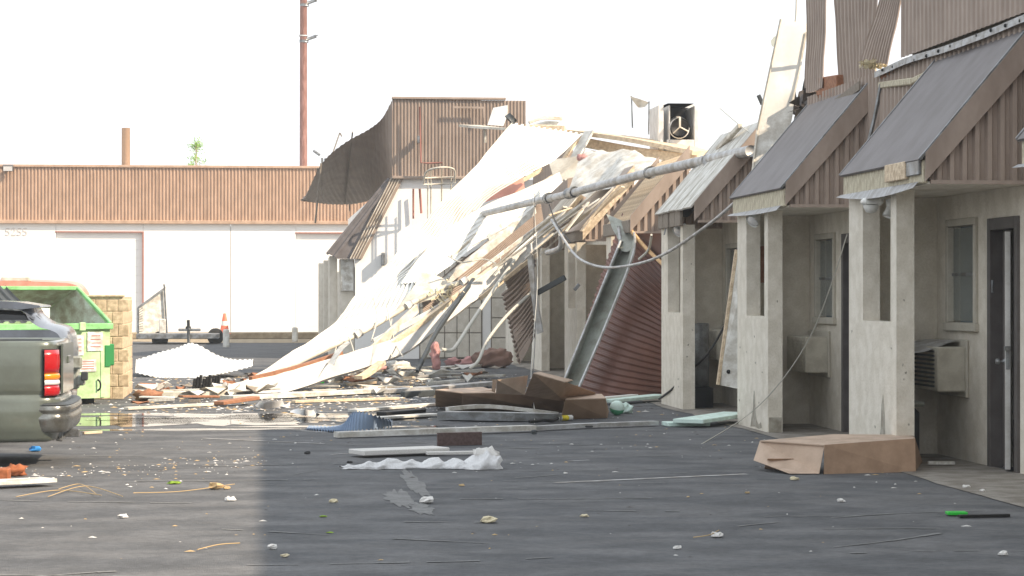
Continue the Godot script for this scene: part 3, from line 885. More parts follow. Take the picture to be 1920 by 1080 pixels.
# ---------------------------------------------------------------- the block across the end of the row
func end_building() -> void:
	var b = thing("end_block", "end block with peach ribbed front parapet and dark peeled side parapet", "building", Vector3(4.5, 0, -60))
	var w := Shape.new()
	w.slab([Vector3(2.33, 0, -60), Vector3(2.33, 2.62, -60), Vector3(3.2, 4.5, -60), Vector3(6.96, 4.5, -60), Vector3(6.96, 0, -60)], Vector3(0, 0, -0.25))
	part("front_wall", w, M.white_wall, b)
	var mass := Shape.new()
	mass.box(Vector3(3.3, 0, -92), Vector3(16, 4.5, -60.26))
	part("hall", mass, M.white_wall, b)
	var sl := Shape.new()
	sl.box(Vector3(2.33, 0, -92), Vector3(3.29, 2.3, -60.26))
	part("side_wall", sl, M.stucco, b)
	var rk := Shape.new()
	rk.slab([Vector3(2.18, 2.5, -59.92), Vector3(3.22, 4.55, -59.92), Vector3(3.55, 4.55, -59.92), Vector3(2.5, 2.5, -59.92)], Vector3(0, 0, -0.07))
	part("rake_board", rk, M.cladding, b)
	for i in 4:
		var bt := Shape.new()
		var dx = 0.07 * i
		bt.beam(Vector3(2.2 + dx, 2.5, -59.9), Vector3(3.24 + dx, 4.53, -59.9), 0.03, 0.02)
		part("rake_batten", bt, M.cream_sheet, b)
	var rf := Shape.new()   # hood roof along its left side, stripped in strips
	for i in 1:
		var za = -60.0
		rf.slab([Vector3(1.68, 2.62, za), Vector3(3.2, 4.5, za), Vector3(3.2, 4.5, za - 1.2), Vector3(1.68, 2.62, za - 1.2)], Vector3(-0.05, 0.04, 0))
	rf.slab([Vector3(1.68, 2.62, -59.97), Vector3(3.2, 4.5, -59.97), Vector3(3.36, 4.5, -59.97), Vector3(2.24, 2.5, -59.97), Vector3(1.9, 2.5, -59.97)], Vector3(0, 0, -0.02))
	rf.beam(Vector3(1.82, 2.55, -59.95), Vector3(3.26, 4.48, -59.95), 0.05, 0.06)
	part("awning_roof", rf, M.dark_roof, b)
	for q in [[1.7, -60.6, 0.22], [1.75, -63.0, 0.3], [1.75, -68.0, 0.3], [1.75, -74.0, 0.3]]:
		var c := Shape.new()
		c.box(Vector3(q[0], 0, q[1] - q[2]), Vector3(q[0] + 0.2, 2.58, q[1]), 0.012)
		part("porch_post", c, M.stucco, b)
	var pier := Shape.new()
	pier.box(Vector3(1.95, 0, -60.7), Vector3(2.32, 2.5, -60.3), 0.012)
	part("porch_post", pier, M.stucco, b)
	var tag_board := Shape.new()
	tag_board.box(Vector3(1.98, 1.7, -60.28), Vector3(2.3, 2.5, -60.2), 0.01)
	part("white_panel", tag_board, M.white_board, b)
	# sectional door and side door in the front wall
	for q in [[3.95, 5.5, 5, 4], [5.75, 6.5, 2, 5]]:
		for i in q[2]:
			for j in q[3]:
				var p := Shape.new()
				var x0 = lerpf(q[0], q[1], float(i) / q[2])
				var x1 = lerpf(q[0], q[1], float(i + 1) / q[2])
				var h = 2.5 / q[3]
				p.box(Vector3(x0 + 0.012, 0.035 + j * h, -59.995), Vector3(x1 - 0.012, j * h + h + 0.01, -59.965), 0.008)
				part("door_panel", p, M.stucco, b)
	var seam := Shape.new()
	seam.box(Vector3(3.93, 0, -59.998), Vector3(5.52, 2.56, -59.99))
	seam.box(Vector3(5.73, 0, -59.998), Vector3(6.52, 2.56, -59.99))
	part("door_backing", seam, M.grey_wood, b)
	var meter := Shape.new()
	meter.box(Vector3(2.969, 2.653, -59.98), Vector3(3.061, 2.33, -59.7), 0.02)
	part("meter_box", meter, M.steel, b)
	var pipe := Shape.new(true)
	pipe.tube([Vector3(3.771, 4.248, -59.8), Vector3(3.771, 3.503, -59.8)], 0.025)
	pipe.tube([Vector3(3.931, 4.249, -59.8), Vector3(3.971, 3.636, -59.8)], 0.03)
	part("downpipe", pipe, M.door_line, b)
	# parapet facing the court
	for i in 3:
		var c := Shape.new()
		var x0 = 3.25 + i * 1.12
		c.ribbed(func(u: float, v: float) -> Vector3: return Vector3(lerpf(x0, x0 + 1.115, u), lerpf(6.5 + 0.03 * sin(x0 * 3.0), 4.56, v), -59.9), 13, 0.03, 1)
		part("parapet_sheet", c, M.cladding, b)
	var cap := Shape.new()
	cap.box(Vector3(3.24, 6.49, -60.0), Vector3(6.1, 6.55, -59.84), 0.01)
	cap.box(Vector3(3.24, 4.5, -60.0), Vector3(6.6, 4.57, -59.83), 0.01)
	part("parapet_cap", cap, M.cladding, b)
	var bk := Shape.new()
	bk.box(Vector3(3.28, 4.51, -60.1), Vector3(6.55, 6.48, -59.96))
	part("parapet_backing", bk, M.cladding, b)
	# parapet of the left side, peeled off its fixings and hanging outwards
	var top := [Vector3(3.249, 6.455, -60), Vector3(3.026, 6.057, -60.6), Vector3(2.694, 5.8, -61), Vector3(2.231, 5.558, -61.3), Vector3(1.792, 5.247, -61.6), Vector3(1.497, 4.914, -61.8), Vector3(1.274, 4.466, -62.2), Vector3(1.137, 4.125, -63)]
	var low := [Vector3(3.311, 4.581, -60.4), Vector3(3.232, 4.489, -62.5), Vector3(3.077, 4.365, -64.5), Vector3(2.988, 4.224, -66), Vector3(2.573, 4.143, -67), Vector3(2.074, 4.133, -67.2), Vector3(1.609, 4.131, -66.4), Vector3(1.141, 4.08, -64)]
	var pe := Shape.new()
	pe.ribbed(func(u: float, v: float) -> Vector3: return along(top, u).lerp(along(low, u), v) + Vector3(-0.12, 0, 0) * sin(v * PI) * u, 26, 0.012, 8)
	part("peeled_parapet", pe, M.cladding, b, "ribbed side parapet curling outwards off the end block")
	for q in [[Vector3(2.305, 5.736, -61.1), Vector3(2.271, 5.103, -62.4), Vector3(2.306, 4.156, -66.6)], [Vector3(1.517, 4.967, -61.5), Vector3(1.465, 4.371, -61.6), Vector3(1.375, 3.448, -61.8)], [Vector3(2.432, 4.12, -66.8), Vector3(2.446, 3.927, -66.8)], [Vector3(1.429, 4.859, -61.8), Vector3(1.557, 4.389, -62), Vector3(1.585, 4.005, -62)], [Vector3(1.937, 5.469, -65.6), Vector3(2.126, 6.023, -65.6), Vector3(2.184, 5.922, -65.6)]]:
		var s := Shape.new()
		for i in q.size() - 1:
			s.beam(q[i], q[i + 1], 0.035, 0.035)
		part("loose_strut", s, M.grey_wood if q.size() == 3 else M.cladding, b)
	var pc := Shape.new(true)
	pc.tube([Vector3(3.917, 6.283, -59.6), Vector3(3.931, 5.46, -59.6), Vector3(3.944, 4.89, -59.6), Vector3(4.13, 4.878, -59.6), Vector3(4.489, 4.893, -59.6)], 0.022)
	part("conduit", pc, M.door_line, b)
	var bx := Shape.new()
	bx.box(Vector3(3.854, 5.556, -59.85), Vector3(3.911, 5.374, -59.5), 0.01)
	part("junction_box", bx, M.steel, b)
	var hat := Shape.new()
	hat.beam(Vector3(4.75, 6.284, -59.7), Vector3(5.525, 6.277, -59.7), 0.05, 0.05)
	hat.beam(Vector3(5.525, 6.277, -59.7), Vector3(5.539, 6.011, -59.7), 0.04, 0.04)
	part("hatch_frame", hat, M.cladding, b)
	# access ladder cage and its rails
	var ld = thing("ladder_cage", "cream tubular ladder cage on the wall below the peach parapet", "ladder", Vector3(4.368, 3.36, -59.4) * Vector3(1, 0, 1))
	var lr := Shape.new(true)
	lr.tube(bent([Vector3(3.984, 4.341, -59.2), Vector3(4.042, 4.629, -58.9), Vector3(4.369, 4.725, -58.7), Vector3(4.713, 4.685, -58.9), Vector3(4.75, 4.384, -59.2)]), 0.025)
	lr.tube([Vector3(3.984, 4.486, -59.2), Vector3(4.737, 4.516, -59.2)], 0.02)
	lr.tube([Vector3(3.984, 4.328, -59.2), Vector3(4.737, 4.358, -59.2)], 0.02)
	part("hoop", lr, M.cream_sheet, ld)
	for x in [Vector3(4.089, 4.645, -59.2), Vector3(4.168, 4.672, -59.2), Vector3(4.433, 4.726, -59.2), Vector3(4.671, 4.701, -59.2)]:
		var r := Shape.new(true)
		r.tube([x, x + Vector3(0, -2.6, 0)], 0.018)
		part("rail", r, M.cream_sheet, ld)

# ---------------------------------------------------------------- left side of the court
func blocks(b: Node3D, from: Vector3, dir: Vector3, count: int, courses: int, thick: Vector3, seed_value: int) -> void:   # square masonry blocks, each a part
	var r := RandomNumberGenerator.new()
	r.seed = seed_value
	var kinds := []
	for i in 3:
		var s := Shape.new()
		s.frame(Vector3.ZERO, dir * 0.0838, Vector3(0, 0.0925, 0), thick * 0.5, 0.006 + 0.003 * i)
		kinds.append(s.done())
	for j in courses:
		for i in count:
			var o := MeshInstance3D.new()
			o.mesh = kinds[r.randi() % 3]
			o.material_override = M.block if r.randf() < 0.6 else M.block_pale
			var n = b.get_meta("n_block", 0)
			b.set_meta("n_block", n + 1)
			o.name = "block" if n == 0 else "block_%03d" % n
			b.add_child(o)
			o.position = from + dir * (0.172 * (i + 0.5 - (0.5 if j % 2 == 1 else 0.0))) + Vector3(0, 0.096 + j * 0.192, 0) + thick.normalized() * r.randf_range(-0.003, 0.003) - b.position

func yard_edge() -> void:
	var w = thing("block_wall", "tan concrete block enclosure wall behind the green bin, with a return running back", "wall", Vector3(-2.12, 0, -37.2))
	var s := Shape.new()
	s.box(Vector3(-2.84, 0, -37.34), Vector3(-2.12, 1.57, -37.2))
	s.box(Vector3(-2.26, 0, -39.9), Vector3(-2.12, 1.57, -37.35))
	part("mortar", s, M.mortar, w)
	blocks(w, Vector3(-2.1, 0, -37.214), Vector3(-1, 0, 0), 5, 8, Vector3(0, 0, 0.05), 3)
	blocks(w, Vector3(-2.134, 0, -37.37), Vector3(0, 0, -1), 15, 8, Vector3(0.05, 0, 0), 4)
	var cap := Shape.new()
	cap.box(Vector3(-2.85, 1.571, -37.36), Vector3(-2.09, 1.6, -37.16), 0.008)
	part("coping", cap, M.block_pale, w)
	# ---- green waste bin, turned a little
	var f0 = Vector3(-2.215, 0, -35.722)
	var bin = thing("waste_bin", "pale green slant topped steel waste bin with open hatch beside the block wall", "dumpster", f0)
	var ang = deg_to_rad(35.0)
	var u = Vector3(-cos(ang), 0, sin(ang))
	var q = Vector3(-sin(ang), 0, -cos(ang))
	var L = func(a: float, d: float, y: float) -> Vector3: return f0 + u * a + q * d + Vector3(0, y, 0)
	var wd = 1.85
	var dp = 1.7
	var dk_ = 0.94
	var hf = 1.17
	var hb = 1.7
	var fr := Shape.new()
	fr.slab([L.call(0, 0, 0.09), L.call(0, 0, hf), L.call(wd, 0, hf), L.call(wd, 0, 0.09)], q * 0.03)
	fr.slab([L.call(0.1, -0.012, 0.1), L.call(0.1, -0.012, hf - 0.1), L.call(0.16, -0.012, hf - 0.1), L.call(0.16, -0.012, 0.1)], q * 0.01)
	fr.slab([L.call(0.95, -0.012, 0.1), L.call(0.95, -0.012, hf - 0.1), L.call(1.01, -0.012, hf - 0.1), L.call(1.01, -0.012, 0.1)], q * 0.01)
	part("front", fr, M.bin_green, bin)
	for a in [0.0, wd - 0.03]:
		var sd := Shape.new()
		sd.slab([L.call(a, 0.031, 0.09), L.call(a, 0.031, hf), L.call(a, dk_, hb), L.call(a, dp, 1.42), L.call(a, dp, 0.09)], u * 0.02)
		part("side", sd, M.bin_green, bin)
	var li := Shape.new()
	li.slab([L.call(0.022, 0.035, 0.1), L.call(0.022, 0.035, hf - 0.01), L.call(0.022, dk_, hb - 0.02), L.call(0.022, dp - 0.02, 1.4), L.call(0.022, dp - 0.02, 0.1)], u * 0.004)
	li.slab([L.call(0.03, dk_, hb - 0.03), L.call(wd - 0.04, dk_, hb - 0.03), L.call(wd - 0.04, dp, 1.4), L.call(0.03, dp, 1.4)], Vector3(0, 0.02, 0))
	li.slab([L.call(0.03, dp - 0.03, 0.1), L.call(0.03, dp - 0.03, 1.15), L.call(wd - 0.04, dp - 0.03, 1.15), L.call(wd - 0.04, dp - 0.03, 0.1)], q * 0.02)
	li.slab([L.call(0.03, 0.03, 0.1), L.call(wd - 0.04, 0.03, 0.1), L.call(wd - 0.04, dp, 0.1), L.call(0.03, dp, 0.1)], Vector3(0, 0.02, 0))
	part("inside", li, M.bin_inside, bin)
	var rim := Shape.new()
	rim.beam(L.call(-0.03, -0.02, hf - 0.03), L.call(wd, -0.02, hf - 0.03), 0.07, 0.09, 0.01)
	rim.beam(L.call(-0.005, 0.0, hf + 0.02), L.call(-0.005, dk_, hb + 0.01), 0.05, 0.05, 0.01)
	rim.beam(L.call(wd, 0.0, hf + 0.02), L.call(wd, dk_, hb + 0.01), 0.05, 0.05, 0.01)
	rim.beam(L.call(-0.03, dk_, hb), L.call(wd, dk_, hb), 0.05, 0.06, 0.01)
	part("rim", rim, M.bin_rim, bin)
	var hinge := Shape.new()
	hinge.frame(L.call(0.5, -0.06, hf - 0.03), u * 0.05, Vector3(0, 0.06, 0), q * 0.02, 0.008)
	part("latch", hinge, M.bin_green, bin)
	for e in [[0.13, 0.78, 0.26, 0.28], [0.45, 0.72, 0.16, 0.3], [0.24, 0.48, 0.3, 0.18]]:
		var st := Shape.new()
		st.slab([L.call(e[0], -0.014, e[1]), L.call(e[0], -0.014, e[1] + e[3]), L.call(e[0] + e[2], -0.014, e[1] + e[3]), L.call(e[0] + e[2], -0.014, e[1])], -q * 0.003)
		var stk = part("sticker", st, M.sticker, bin)
		for i in 4:   # faded print
			var ln := Shape.new()
			var y = e[1] + e[3] * (0.2 + 0.19 * i)
			ln.slab([L.call(e[0] + 0.04, -0.018, y), L.call(e[0] + 0.04, -0.018, y + 0.014), L.call(e[0] + e[2] - 0.05 - 0.02 * (i % 2), -0.018, y + 0.014), L.call(e[0] + e[2] - 0.05 - 0.02 * (i % 2), -0.018, y)], -q * 0.001)
			part("print_line", ln, M.door_line, stk)
	var pk := Shape.new()
	for a in [[-0.1, 0.0]]:
		pk.slab([L.call(0.0, -0.02, 0.55), L.call(0.09, -0.02, 0.55), L.call(0.09, -0.02, 0.86), L.call(0.0, -0.02, 0.86)], q * 0.02)
		pk.box(L.call(0.0, 0.2, 0.54), L.call(0.0, 0.2, 0.9))
	pk.frame(L.call(-0.05, 0.45, 0.72), u * 0.05, Vector3(0, 0.16, 0), q * 0.42, 0.015)
	part("fork_pocket", pk, M.bin_pocket, bin)
	var ho := Shape.new(true)
	ho.tube(bent([L.call(0.22, -0.02, 0.2), L.call(0.2, -0.06, 0.24), L.call(0.2, -0.06, 0.32), L.call(0.22, -0.02, 0.36)], 4), 0.014)
	part("grab_handle", ho, M.black, bin)
	for e in [[0.25, 0.2], [1.6, 0.2], [0.25, 1.3], [1.6, 1.3]]:
		var ft := Shape.new()
		ft.frame(L.call(e[0], e[1], 0.045), u * 0.07, Vector3(0, 0.045, 0), q * 0.07, 0.008)
		part("foot", ft, M.black, bin)
	var lid := Shape.new()
	lid.ribbed(between([L.call(0.95, 0.1, 1.22), L.call(1.15, 0.55, 1.5), L.call(1.2, dk_, 1.74)], [L.call(wd, 0.1, 1.22), L.call(wd, 0.55, 1.5), L.call(wd, dk_, 1.74)]), 5, 0.03, 6)
	part("lid", lid, M.dark_plastic, bin)
	# ---- red lid arched over a second bin, further back
	var red = thing("second_bin", "second bin behind the green one, only its arched red lid showing", "dumpster", Vector3(-4.2, 0, -39))
	var rl := Shape.new(true)
	var prof := [Vector3(-5.105, 1.743, -38.6), Vector3(-4.443, 1.819, -38.6), Vector3(-4.112, 1.828, -38.6), Vector3(-3.613, 1.82, -38.6), Vector3(-3.197, 1.803, -38.6), Vector3(-2.963, 1.778, -38.6), Vector3(-2.846, 1.693, -38.6), Vector3(-2.796, 1.541, -38.6), Vector3(-2.779, 1.422, -38.6)]
	for o in [Vector3.ZERO, Vector3(-0.05, -0.07, 0)]:
		rl.grid(8, 50, func(a: float, v: float) -> Vector3: return along(prof, v) + o + Vector3(0, 0.06 * sin(a * PI) - 0.03, -1.5 * a))
	part("lid", rl, M.red_paint, red)
	var lip := Shape.new()
	for i in 49:
		var p0 = along(prof, i / 49.0) + Vector3(-0.02, -0.055, 0)
		lip.beam(p0, along(prof, (i + 1) / 49.0) + Vector3(-0.02, -0.055, 0), 0.04, 0.1)
	part("lid_edge", lip, M.red_paint, red)
	var vt := Shape.new()
	vt.box(Vector3(-4.093, 1.813, -38.9), Vector3(-3.655, 1.887, -38.6), 0.015)
	part("lid_handle", vt, M.cream_sheet, red)
	var bd := Shape.new()
	bd.box(Vector3(-5.6, 0.1, -39.9), Vector3(-3.6, 1.45, -38.8), 0.03)
	part("body", bd, M.bin_green, red)
	# ---- trailer, cone and bollards by the white building
	var tr = thing("utility_trailer", "flat utility trailer with raised grey white ramp panel by the white building", "trailer", Vector3(-2.512, 0, -76.469))
	var tz = -tr.position.z
	var pn := Shape.new()
	pn.slab([Vector3(-4.04, 0.281, -80), Vector3(-4.041, 1.178, -80), Vector3(-3.203, 1.812, -80.4), Vector3(-3.115, 0.29, -80.4)], Vector3(0, 0, -0.06))
	part("ramp_panel", pn, M.white_board, tr)
	var pf := Shape.new()
	for e in [[Vector3(-4.038, 0.282, -79.95), Vector3(-4.038, 1.178, -79.95)], [Vector3(-4.038, 1.178, -79.95), Vector3(-3.199, 1.812, -80.3)], [Vector3(-3.199, 1.812, -80.3), Vector3(-3.111, 0.292, -80.3)], [Vector3(-3.182, 1.812, -80.3), Vector3(-3.217, 1.953, -80.3)]]:
		pf.beam(e[0], e[1], 0.06, 0.06)
	for i in 12:
		pf.beam(Vector3(-4.036, 1.143, -79.9).lerp(Vector3(-4.035, 0.318, -79.9), i / 11.0), Vector3(-3.879, 1.266, -79.9).lerp(Vector3(-3.879, 0.317, -79.9), i / 11.0), 0.02, 0.02)
	part("ramp_frame", pf, M.steel, tr)
	var dk := Shape.new()
	dk.box(Vector3(-4.013, 0.184, -80.5), Vector3(-1.372, 0.341, -78.2), 0.01)
	dk.box(Vector3(-2.699, 0.409, -79.5), Vector3(-1.977, 0.502, -79.1), 0.02)
	part("deck", dk, M.steel, tr)
	var jk := Shape.new(true)
	jk.tube([Vector3(-2.324, -0.033, -78), Vector3(-2.341, 0.792, -78)], 0.05)
	jk.tube([Vector3(-2.341, 0.586, -78), Vector3(-2.341, 0.483, -78)], 0.09)
	part("jack", jk, M.dark_plastic, tr)
	var bx := Shape.new()
	bx.box(Vector3(-3.302, 0.348, -79), Vector3(-3.101, 0.821, -78.7), 0.02)
	part("tool_box", bx, M.white_board, tr)
	for p in [Vector3(-1.509, 0.241, -80), Vector3(-3.326, 0.139, -80)]:
		var ty := Shape.new(true)
		ty.lathe(p + Vector3(0, -0.02, 0), [Vector2(0, -0.1), Vector2(0.24, -0.1), Vector2(0.28, -0.05), Vector2(0.28, 0.05), Vector2(0.24, 0.1), Vector2(0, 0.1)], 18, Vector3(0.5, 0, 0.86))
		part("tyre", ty, M.tyre, tr)
	var cone = thing("traffic_cone", "orange traffic cone with white collar standing on the curb by the trailer", "traffic cone", Vector3(-1.317, 0.199, -87) )
	var c := Shape.new(true)
	c.lathe(cone.position, [Vector2(0.2, 0.03), Vector2(0.165, 0.04), Vector2(0.13, 0.3)], 16)
	part("cone", c, M.orange_cone, cone)
	var c2 := Shape.new(true)
	c2.lathe(cone.position, [Vector2(0.13, 0.3), Vector2(0.1, 0.46)], 16)
	part("collar", c2, M.white_plastic, cone)
	var c3 := Shape.new(true)
	c3.lathe(cone.position, [Vector2(0.1, 0.46), Vector2(0.05, 0.72), Vector2(0.03, 0.74), Vector2(0, 0.74)], 16)
	part("tip", c3, M.orange_cone, cone)
	var cb := Shape.new()
	cb.box(cone.position + Vector3(-0.22, 0, -0.22), cone.position + Vector3(0.22, 0.03, 0.22), 0.01)
	part("foot", cb, M.orange_cone, cone)
	for e in [[Vector3(-1.071, 0, -73.986), 0.55, "short white bollard in front of the traffic cone"], [Vector3(1.14, 0, -82.15), 0.5, "short white bollard at the curb near the fallen metal"]]:
		var bo := Shape.new(true)
		bo.lathe(e[0], [Vector2(0.1, 0), Vector2(0.1, e[1] - 0.04), Vector2(0.07, e[1]), Vector2(0, e[1])], 14)
		solo("bollard", bo, M.white_board, e[2], "bollard", "white bollards along the curb")

# ---------------------------------------------------------------- vehicles at the left edge
func swept(path: Array, prof: Array, nu: int) -> Callable:   # a profile of (outward, height) carried round a path on the ground plane
	return func(a: float, v: float) -> Vector3:
		var p = along(path, a)
		var d = (along(path, minf(a + 0.004, 1.0)) - along(path, maxf(a - 0.004, 0.0))).normalized()
		var o = Vector3(-d.z, 0, d.x)
		var k = clampi(int(v * (prof.size() - 1)), 0, prof.size() - 2)
		var f = v * (prof.size() - 1) - k
		var w: Vector2 = prof[k].lerp(prof[k + 1], f)
		return Vector3(p.x, 0, p.z) + o * w.x + Vector3(0, w.y, 0)

func vehicles() -> void:
	var t = thing("pickup_truck", "grey green pickup truck entering at the left edge, tail light and bumper showing", "pickup truck", Vector3(-2.9, 0, -23.4))
	# plan of the bed, from the cab round the near rear corner and along the tailgate
	var path := [Vector3(-4.2, 0, -22.5), Vector3(-3.6, 0, -22.48), Vector3(-3.0, 0, -22.47), Vector3(-2.4, 0, -22.49), Vector3(-2.02, 0, -22.53), Vector3(-1.91, 0, -22.66), Vector3(-1.89, 0, -23.0), Vector3(-1.885, 0, -23.4), Vector3(-1.89, 0, -23.8), Vector3(-1.91, 0, -24.14), Vector3(-2.02, 0, -24.27), Vector3(-2.4, 0, -24.31), Vector3(-4.2, 0, -24.3)]
	var prof := [Vector2(-0.06, 1.15), Vector2(-0.02, 1.175), Vector2(0.0, 1.16), Vector2(0.012, 1.0), Vector2(0.015, 0.72), Vector2(0.0, 0.672), Vector2(0.028, 0.64), Vector2(0.04, 0.52), Vector2(0.03, 0.36), Vector2(-0.01, 0.25), Vector2(-0.06, 0.235)]
	var b := Shape.new(true)
	b.grid(110, 40, swept(path, prof, 0))
	part("bed", b, M.truck_paint, t)
	var fl := Shape.new()
	fl.box(Vector3(-4.2, 0.6, -24.2), Vector3(-1.97, 0.65, -22.6))
	part("bed_floor", fl, M.dark_plastic, t)
	var dark := Shape.new()
	dark.box(Vector3(-4.2, 0.3, -24.1), Vector3(-2.1, 0.58, -22.75))
	part("chassis", dark, M.black, t)
	var rail := Shape.new(true)
	rail.tube([Vector3(-4.2, 1.175, -22.53), Vector3(-2.4, 1.175, -22.53), Vector3(-2.02, 1.172, -22.58)], 0.022)
	part("bed_rail", rail, M.dark_plastic, t)
	var cab := Shape.new()
	cab.slab([Vector3(-4.25, 0.3, -22.5), Vector3(-4.25, 1.2, -22.5), Vector3(-4.4, 1.75, -22.65), Vector3(-5.6, 1.75, -22.65), Vector3(-6.1, 1.15, -22.5), Vector3(-7.4, 1.05, -22.5), Vector3(-7.5, 0.35, -22.5)], Vector3(0, 0, -1.75))
	part("cab", cab, M.truck_paint, t)
	for x in [-3.1, -6.6]:
		for z in [-22.52, -24.04]:
			var ty := Shape.new(true)
			ty.lathe(Vector3(x, 0.33, z), [Vector2(0, 0), Vector2(0.29, 0.0), Vector2(0.33, -0.04), Vector2(0.33, -0.2), Vector2(0.29, -0.24), Vector2(0, -0.24)], 24, Vector3(0, 0, 1))
			var tyre = part("tyre", ty, M.tyre, t)
			var rm := Shape.new(true)
			rm.lathe(Vector3(x, 0.33, z + 0.005), [Vector2(0.2, -0.01), Vector2(0.17, 0.0), Vector2(0.08, -0.02), Vector2(0, -0.0)], 18, Vector3(0, 0, 1))
			part("rim", rm, M.chrome, tyre)
	# tail lamp cluster wrapped round the corner
	var a0 = 0.334
	var a1 = 0.418
	var light = null
	for e in [["bezel", 0.655, 1.1, M.black, -0.01], ["red_lens", 0.875, 1.09, M.lens_red, 0.012], ["amber_lens", 0.815, 0.871, M.lens_amber, 0.014], ["clear_lens", 0.765, 0.811, M.lens_clear, 0.014], ["red_lens", 0.665, 0.761, M.lens_red, 0.012]]:
		var s := Shape.new(true)
		var lo = a0 if light == null else a0 + 0.004
		var hi = a1 if light == null else a1 - 0.004
		var sw = swept(path, [Vector2(0.0, e[1]), Vector2(0.03 + e[4], e[1]), Vector2(0.04 + e[4], (e[1] + e[2]) * 0.5), Vector2(0.03 + e[4], e[2]), Vector2(0.0, e[2])], 0)
		s.grid(14, 8, func(a: float, v: float) -> Vector3: return sw.call(lerpf(lo, hi, a), v))
		if light == null:
			light = part("tail_light", s, e[3], t)
		else:
			part(e[0], s, e[3], light)
	var bp := [Vector3(-2.08, 0, -22.5), Vector3(-1.95, 0, -22.49), Vector3(-1.83, 0, -22.55), Vector3(-1.775, 0, -22.75), Vector3(-1.76, 0, -23.4), Vector3(-1.775, 0, -24.05), Vector3(-1.83, 0, -24.25), Vector3(-2.08, 0, -24.3)]
	var bu := Shape.new(true)
	bu.grid(50, 26, swept(bp, [Vector2(-0.14, 0.575), Vector2(-0.04, 0.59), Vector2(0.0, 0.575), Vector2(0.012, 0.53), Vector2(-0.004, 0.5), Vector2(0.01, 0.46), Vector2(-0.005, 0.36), Vector2(-0.03, 0.325), Vector2(-0.12, 0.32)], 0))
	part("bumper", bu, M.chrome, t)
	var pad := Shape.new(true)
	pad.grid(40, 8, swept(bp, [Vector2(-0.12, 0.585), Vector2(-0.06, 0.605), Vector2(-0.02, 0.6), Vector2(0.003, 0.58)], 0))
	part("bumper_pad", pad, M.dark_plastic, t)
	var gate := Shape.new()
	gate.slab([Vector3(-1.865, 0.68, -22.78), Vector3(-1.865, 1.14, -22.78), Vector3(-1.865, 1.14, -24.02), Vector3(-1.865, 0.68, -24.02)], Vector3(0.02, 0, 0))
	gate.box(Vector3(-1.85, 0.95, -23.55), Vector3(-1.83, 1.02, -23.25), 0.006)
	part("tailgate", gate, M.truck_paint, t)
	var hi := Shape.new()
	hi.box(Vector3(-1.98, 0.24, -23.45), Vector3(-1.74, 0.31, -23.33), 0.006)
	hi.box(Vector3(-1.9, 0.22, -22.98), Vector3(-1.86, 0.33, -22.92), 0.006)
	hi.box(Vector3(-1.92, 0.225, -23.4), Vector3(-1.87, 0.25, -22.9), 0.006)
	part("tow_hitch", hi, M.steel, t)
	# ---- dark hatchback behind the truck
	var c = thing("hatchback_car", "dark blue grey hatchback with roof spoiler parked behind the pickup truck", "car", Vector3(-3.0, 0, -27))
	var zc = 26.4
	var pr := [Vector3(-4.278, 0.413, -26.4), Vector3(-4.279, 1.474, -26.4), Vector3(-3.491, 1.56, -26.4), Vector3(-2.812, 1.525, -26.4), Vector3(-2.528, 1.484, -26.4), Vector3(-2.437, 1.375, -26.4), Vector3(-2.323, 1.299, -26.4), Vector3(-2.197, 1.265, -26.4), Vector3(-2.118, 1.212, -26.4), Vector3(-2.078, 1.097, -26.4), Vector3(-2.066, 0.807, -26.4), Vector3(-2.089, 0.402, -26.4)]
	var cb := Shape.new(true)
	cb.grid(16, 80, func(a: float, v: float) -> Vector3:
		var p = along(pr, v)
		var k = pow(absf(a * 2.0 - 1.0), 5.0)
		var tumble = clampf((p.y - 1.25) / 0.3, 0.0, 1.0) * 0.16
		return Vector3(p.x - k * 0.07, p.y - k * 0.05, lerpf(-zc - tumble, -zc - 1.7 + tumble, a)))
	part("body", cb, M.car_paint, c)
	var sd := Shape.new()
	var poly := []
	for i in 50:
		var p = along(pr, i / 49.0)
		poly.append(Vector3(p.x - 0.07, minf(p.y - 0.05, 1.22), -zc - 0.002))
	sd.slab(poly, Vector3(0, 0, -0.02))
	part("flank", sd, M.car_paint, c)
	var gl := Shape.new()
	gl.slab([Vector3(-3.957, 1.329, -26.5), Vector3(-3.512, 1.478, -26.56), Vector3(-2.6, 1.426, -26.56), Vector3(-2.463, 1.327, -26.5)], Vector3(0, 0, -0.02))
	part("side_window", gl, M.car_glass, c)
	var sp := Shape.new()
	sp.slab([Vector3(-2.88, 1.536, -26.5), Vector3(-2.652, 1.525, -26.5), Vector3(-2.4, 1.484, -26.5), Vector3(-2.389, 1.467, -26.5), Vector3(-2.594, 1.443, -26.5), Vector3(-2.88, 1.461, -26.5)], Vector3(0, 0, -1.35))
	part("roof_spoiler", sp, M.car_paint, c)
	var rw := Shape.new()
	rw.slab([Vector3(-2.511, 1.407, -26.7), Vector3(-2.407, 1.325, -26.7), Vector3(-2.407, 1.325, -26.7) + Vector3(0, 0, -1.1), Vector3(-2.511, 1.407, -26.7) + Vector3(0, 0, -1.1)], Vector3(0.006, 0.006, 0))
	part("rear_window", rw, M.car_glass, c)
	var bk := Shape.new()
	bk.box(Vector3(-2.134, 0.568, -26.9), Vector3(-1.995, 0.871, -26.6), 0.015)
	bk.box(Vector3(-2.076, 0.79, -26.6), Vector3(-1.948, 0.932, -26.5), 0.02)
	bk.box(Vector3(-2.003, 0.611, -26.7), Vector3(-1.919, 0.722, -26.5), 0.015)
	part("rear_bumper", bk, M.trough_metal, c)
	var lt := Shape.new()
	lt.box(Vector3(-1.948, 0.67, -26.5), Vector3(-1.877, 0.766, -26.4), 0.01)
	part("tow_light", lt, M.dark_plastic, c)
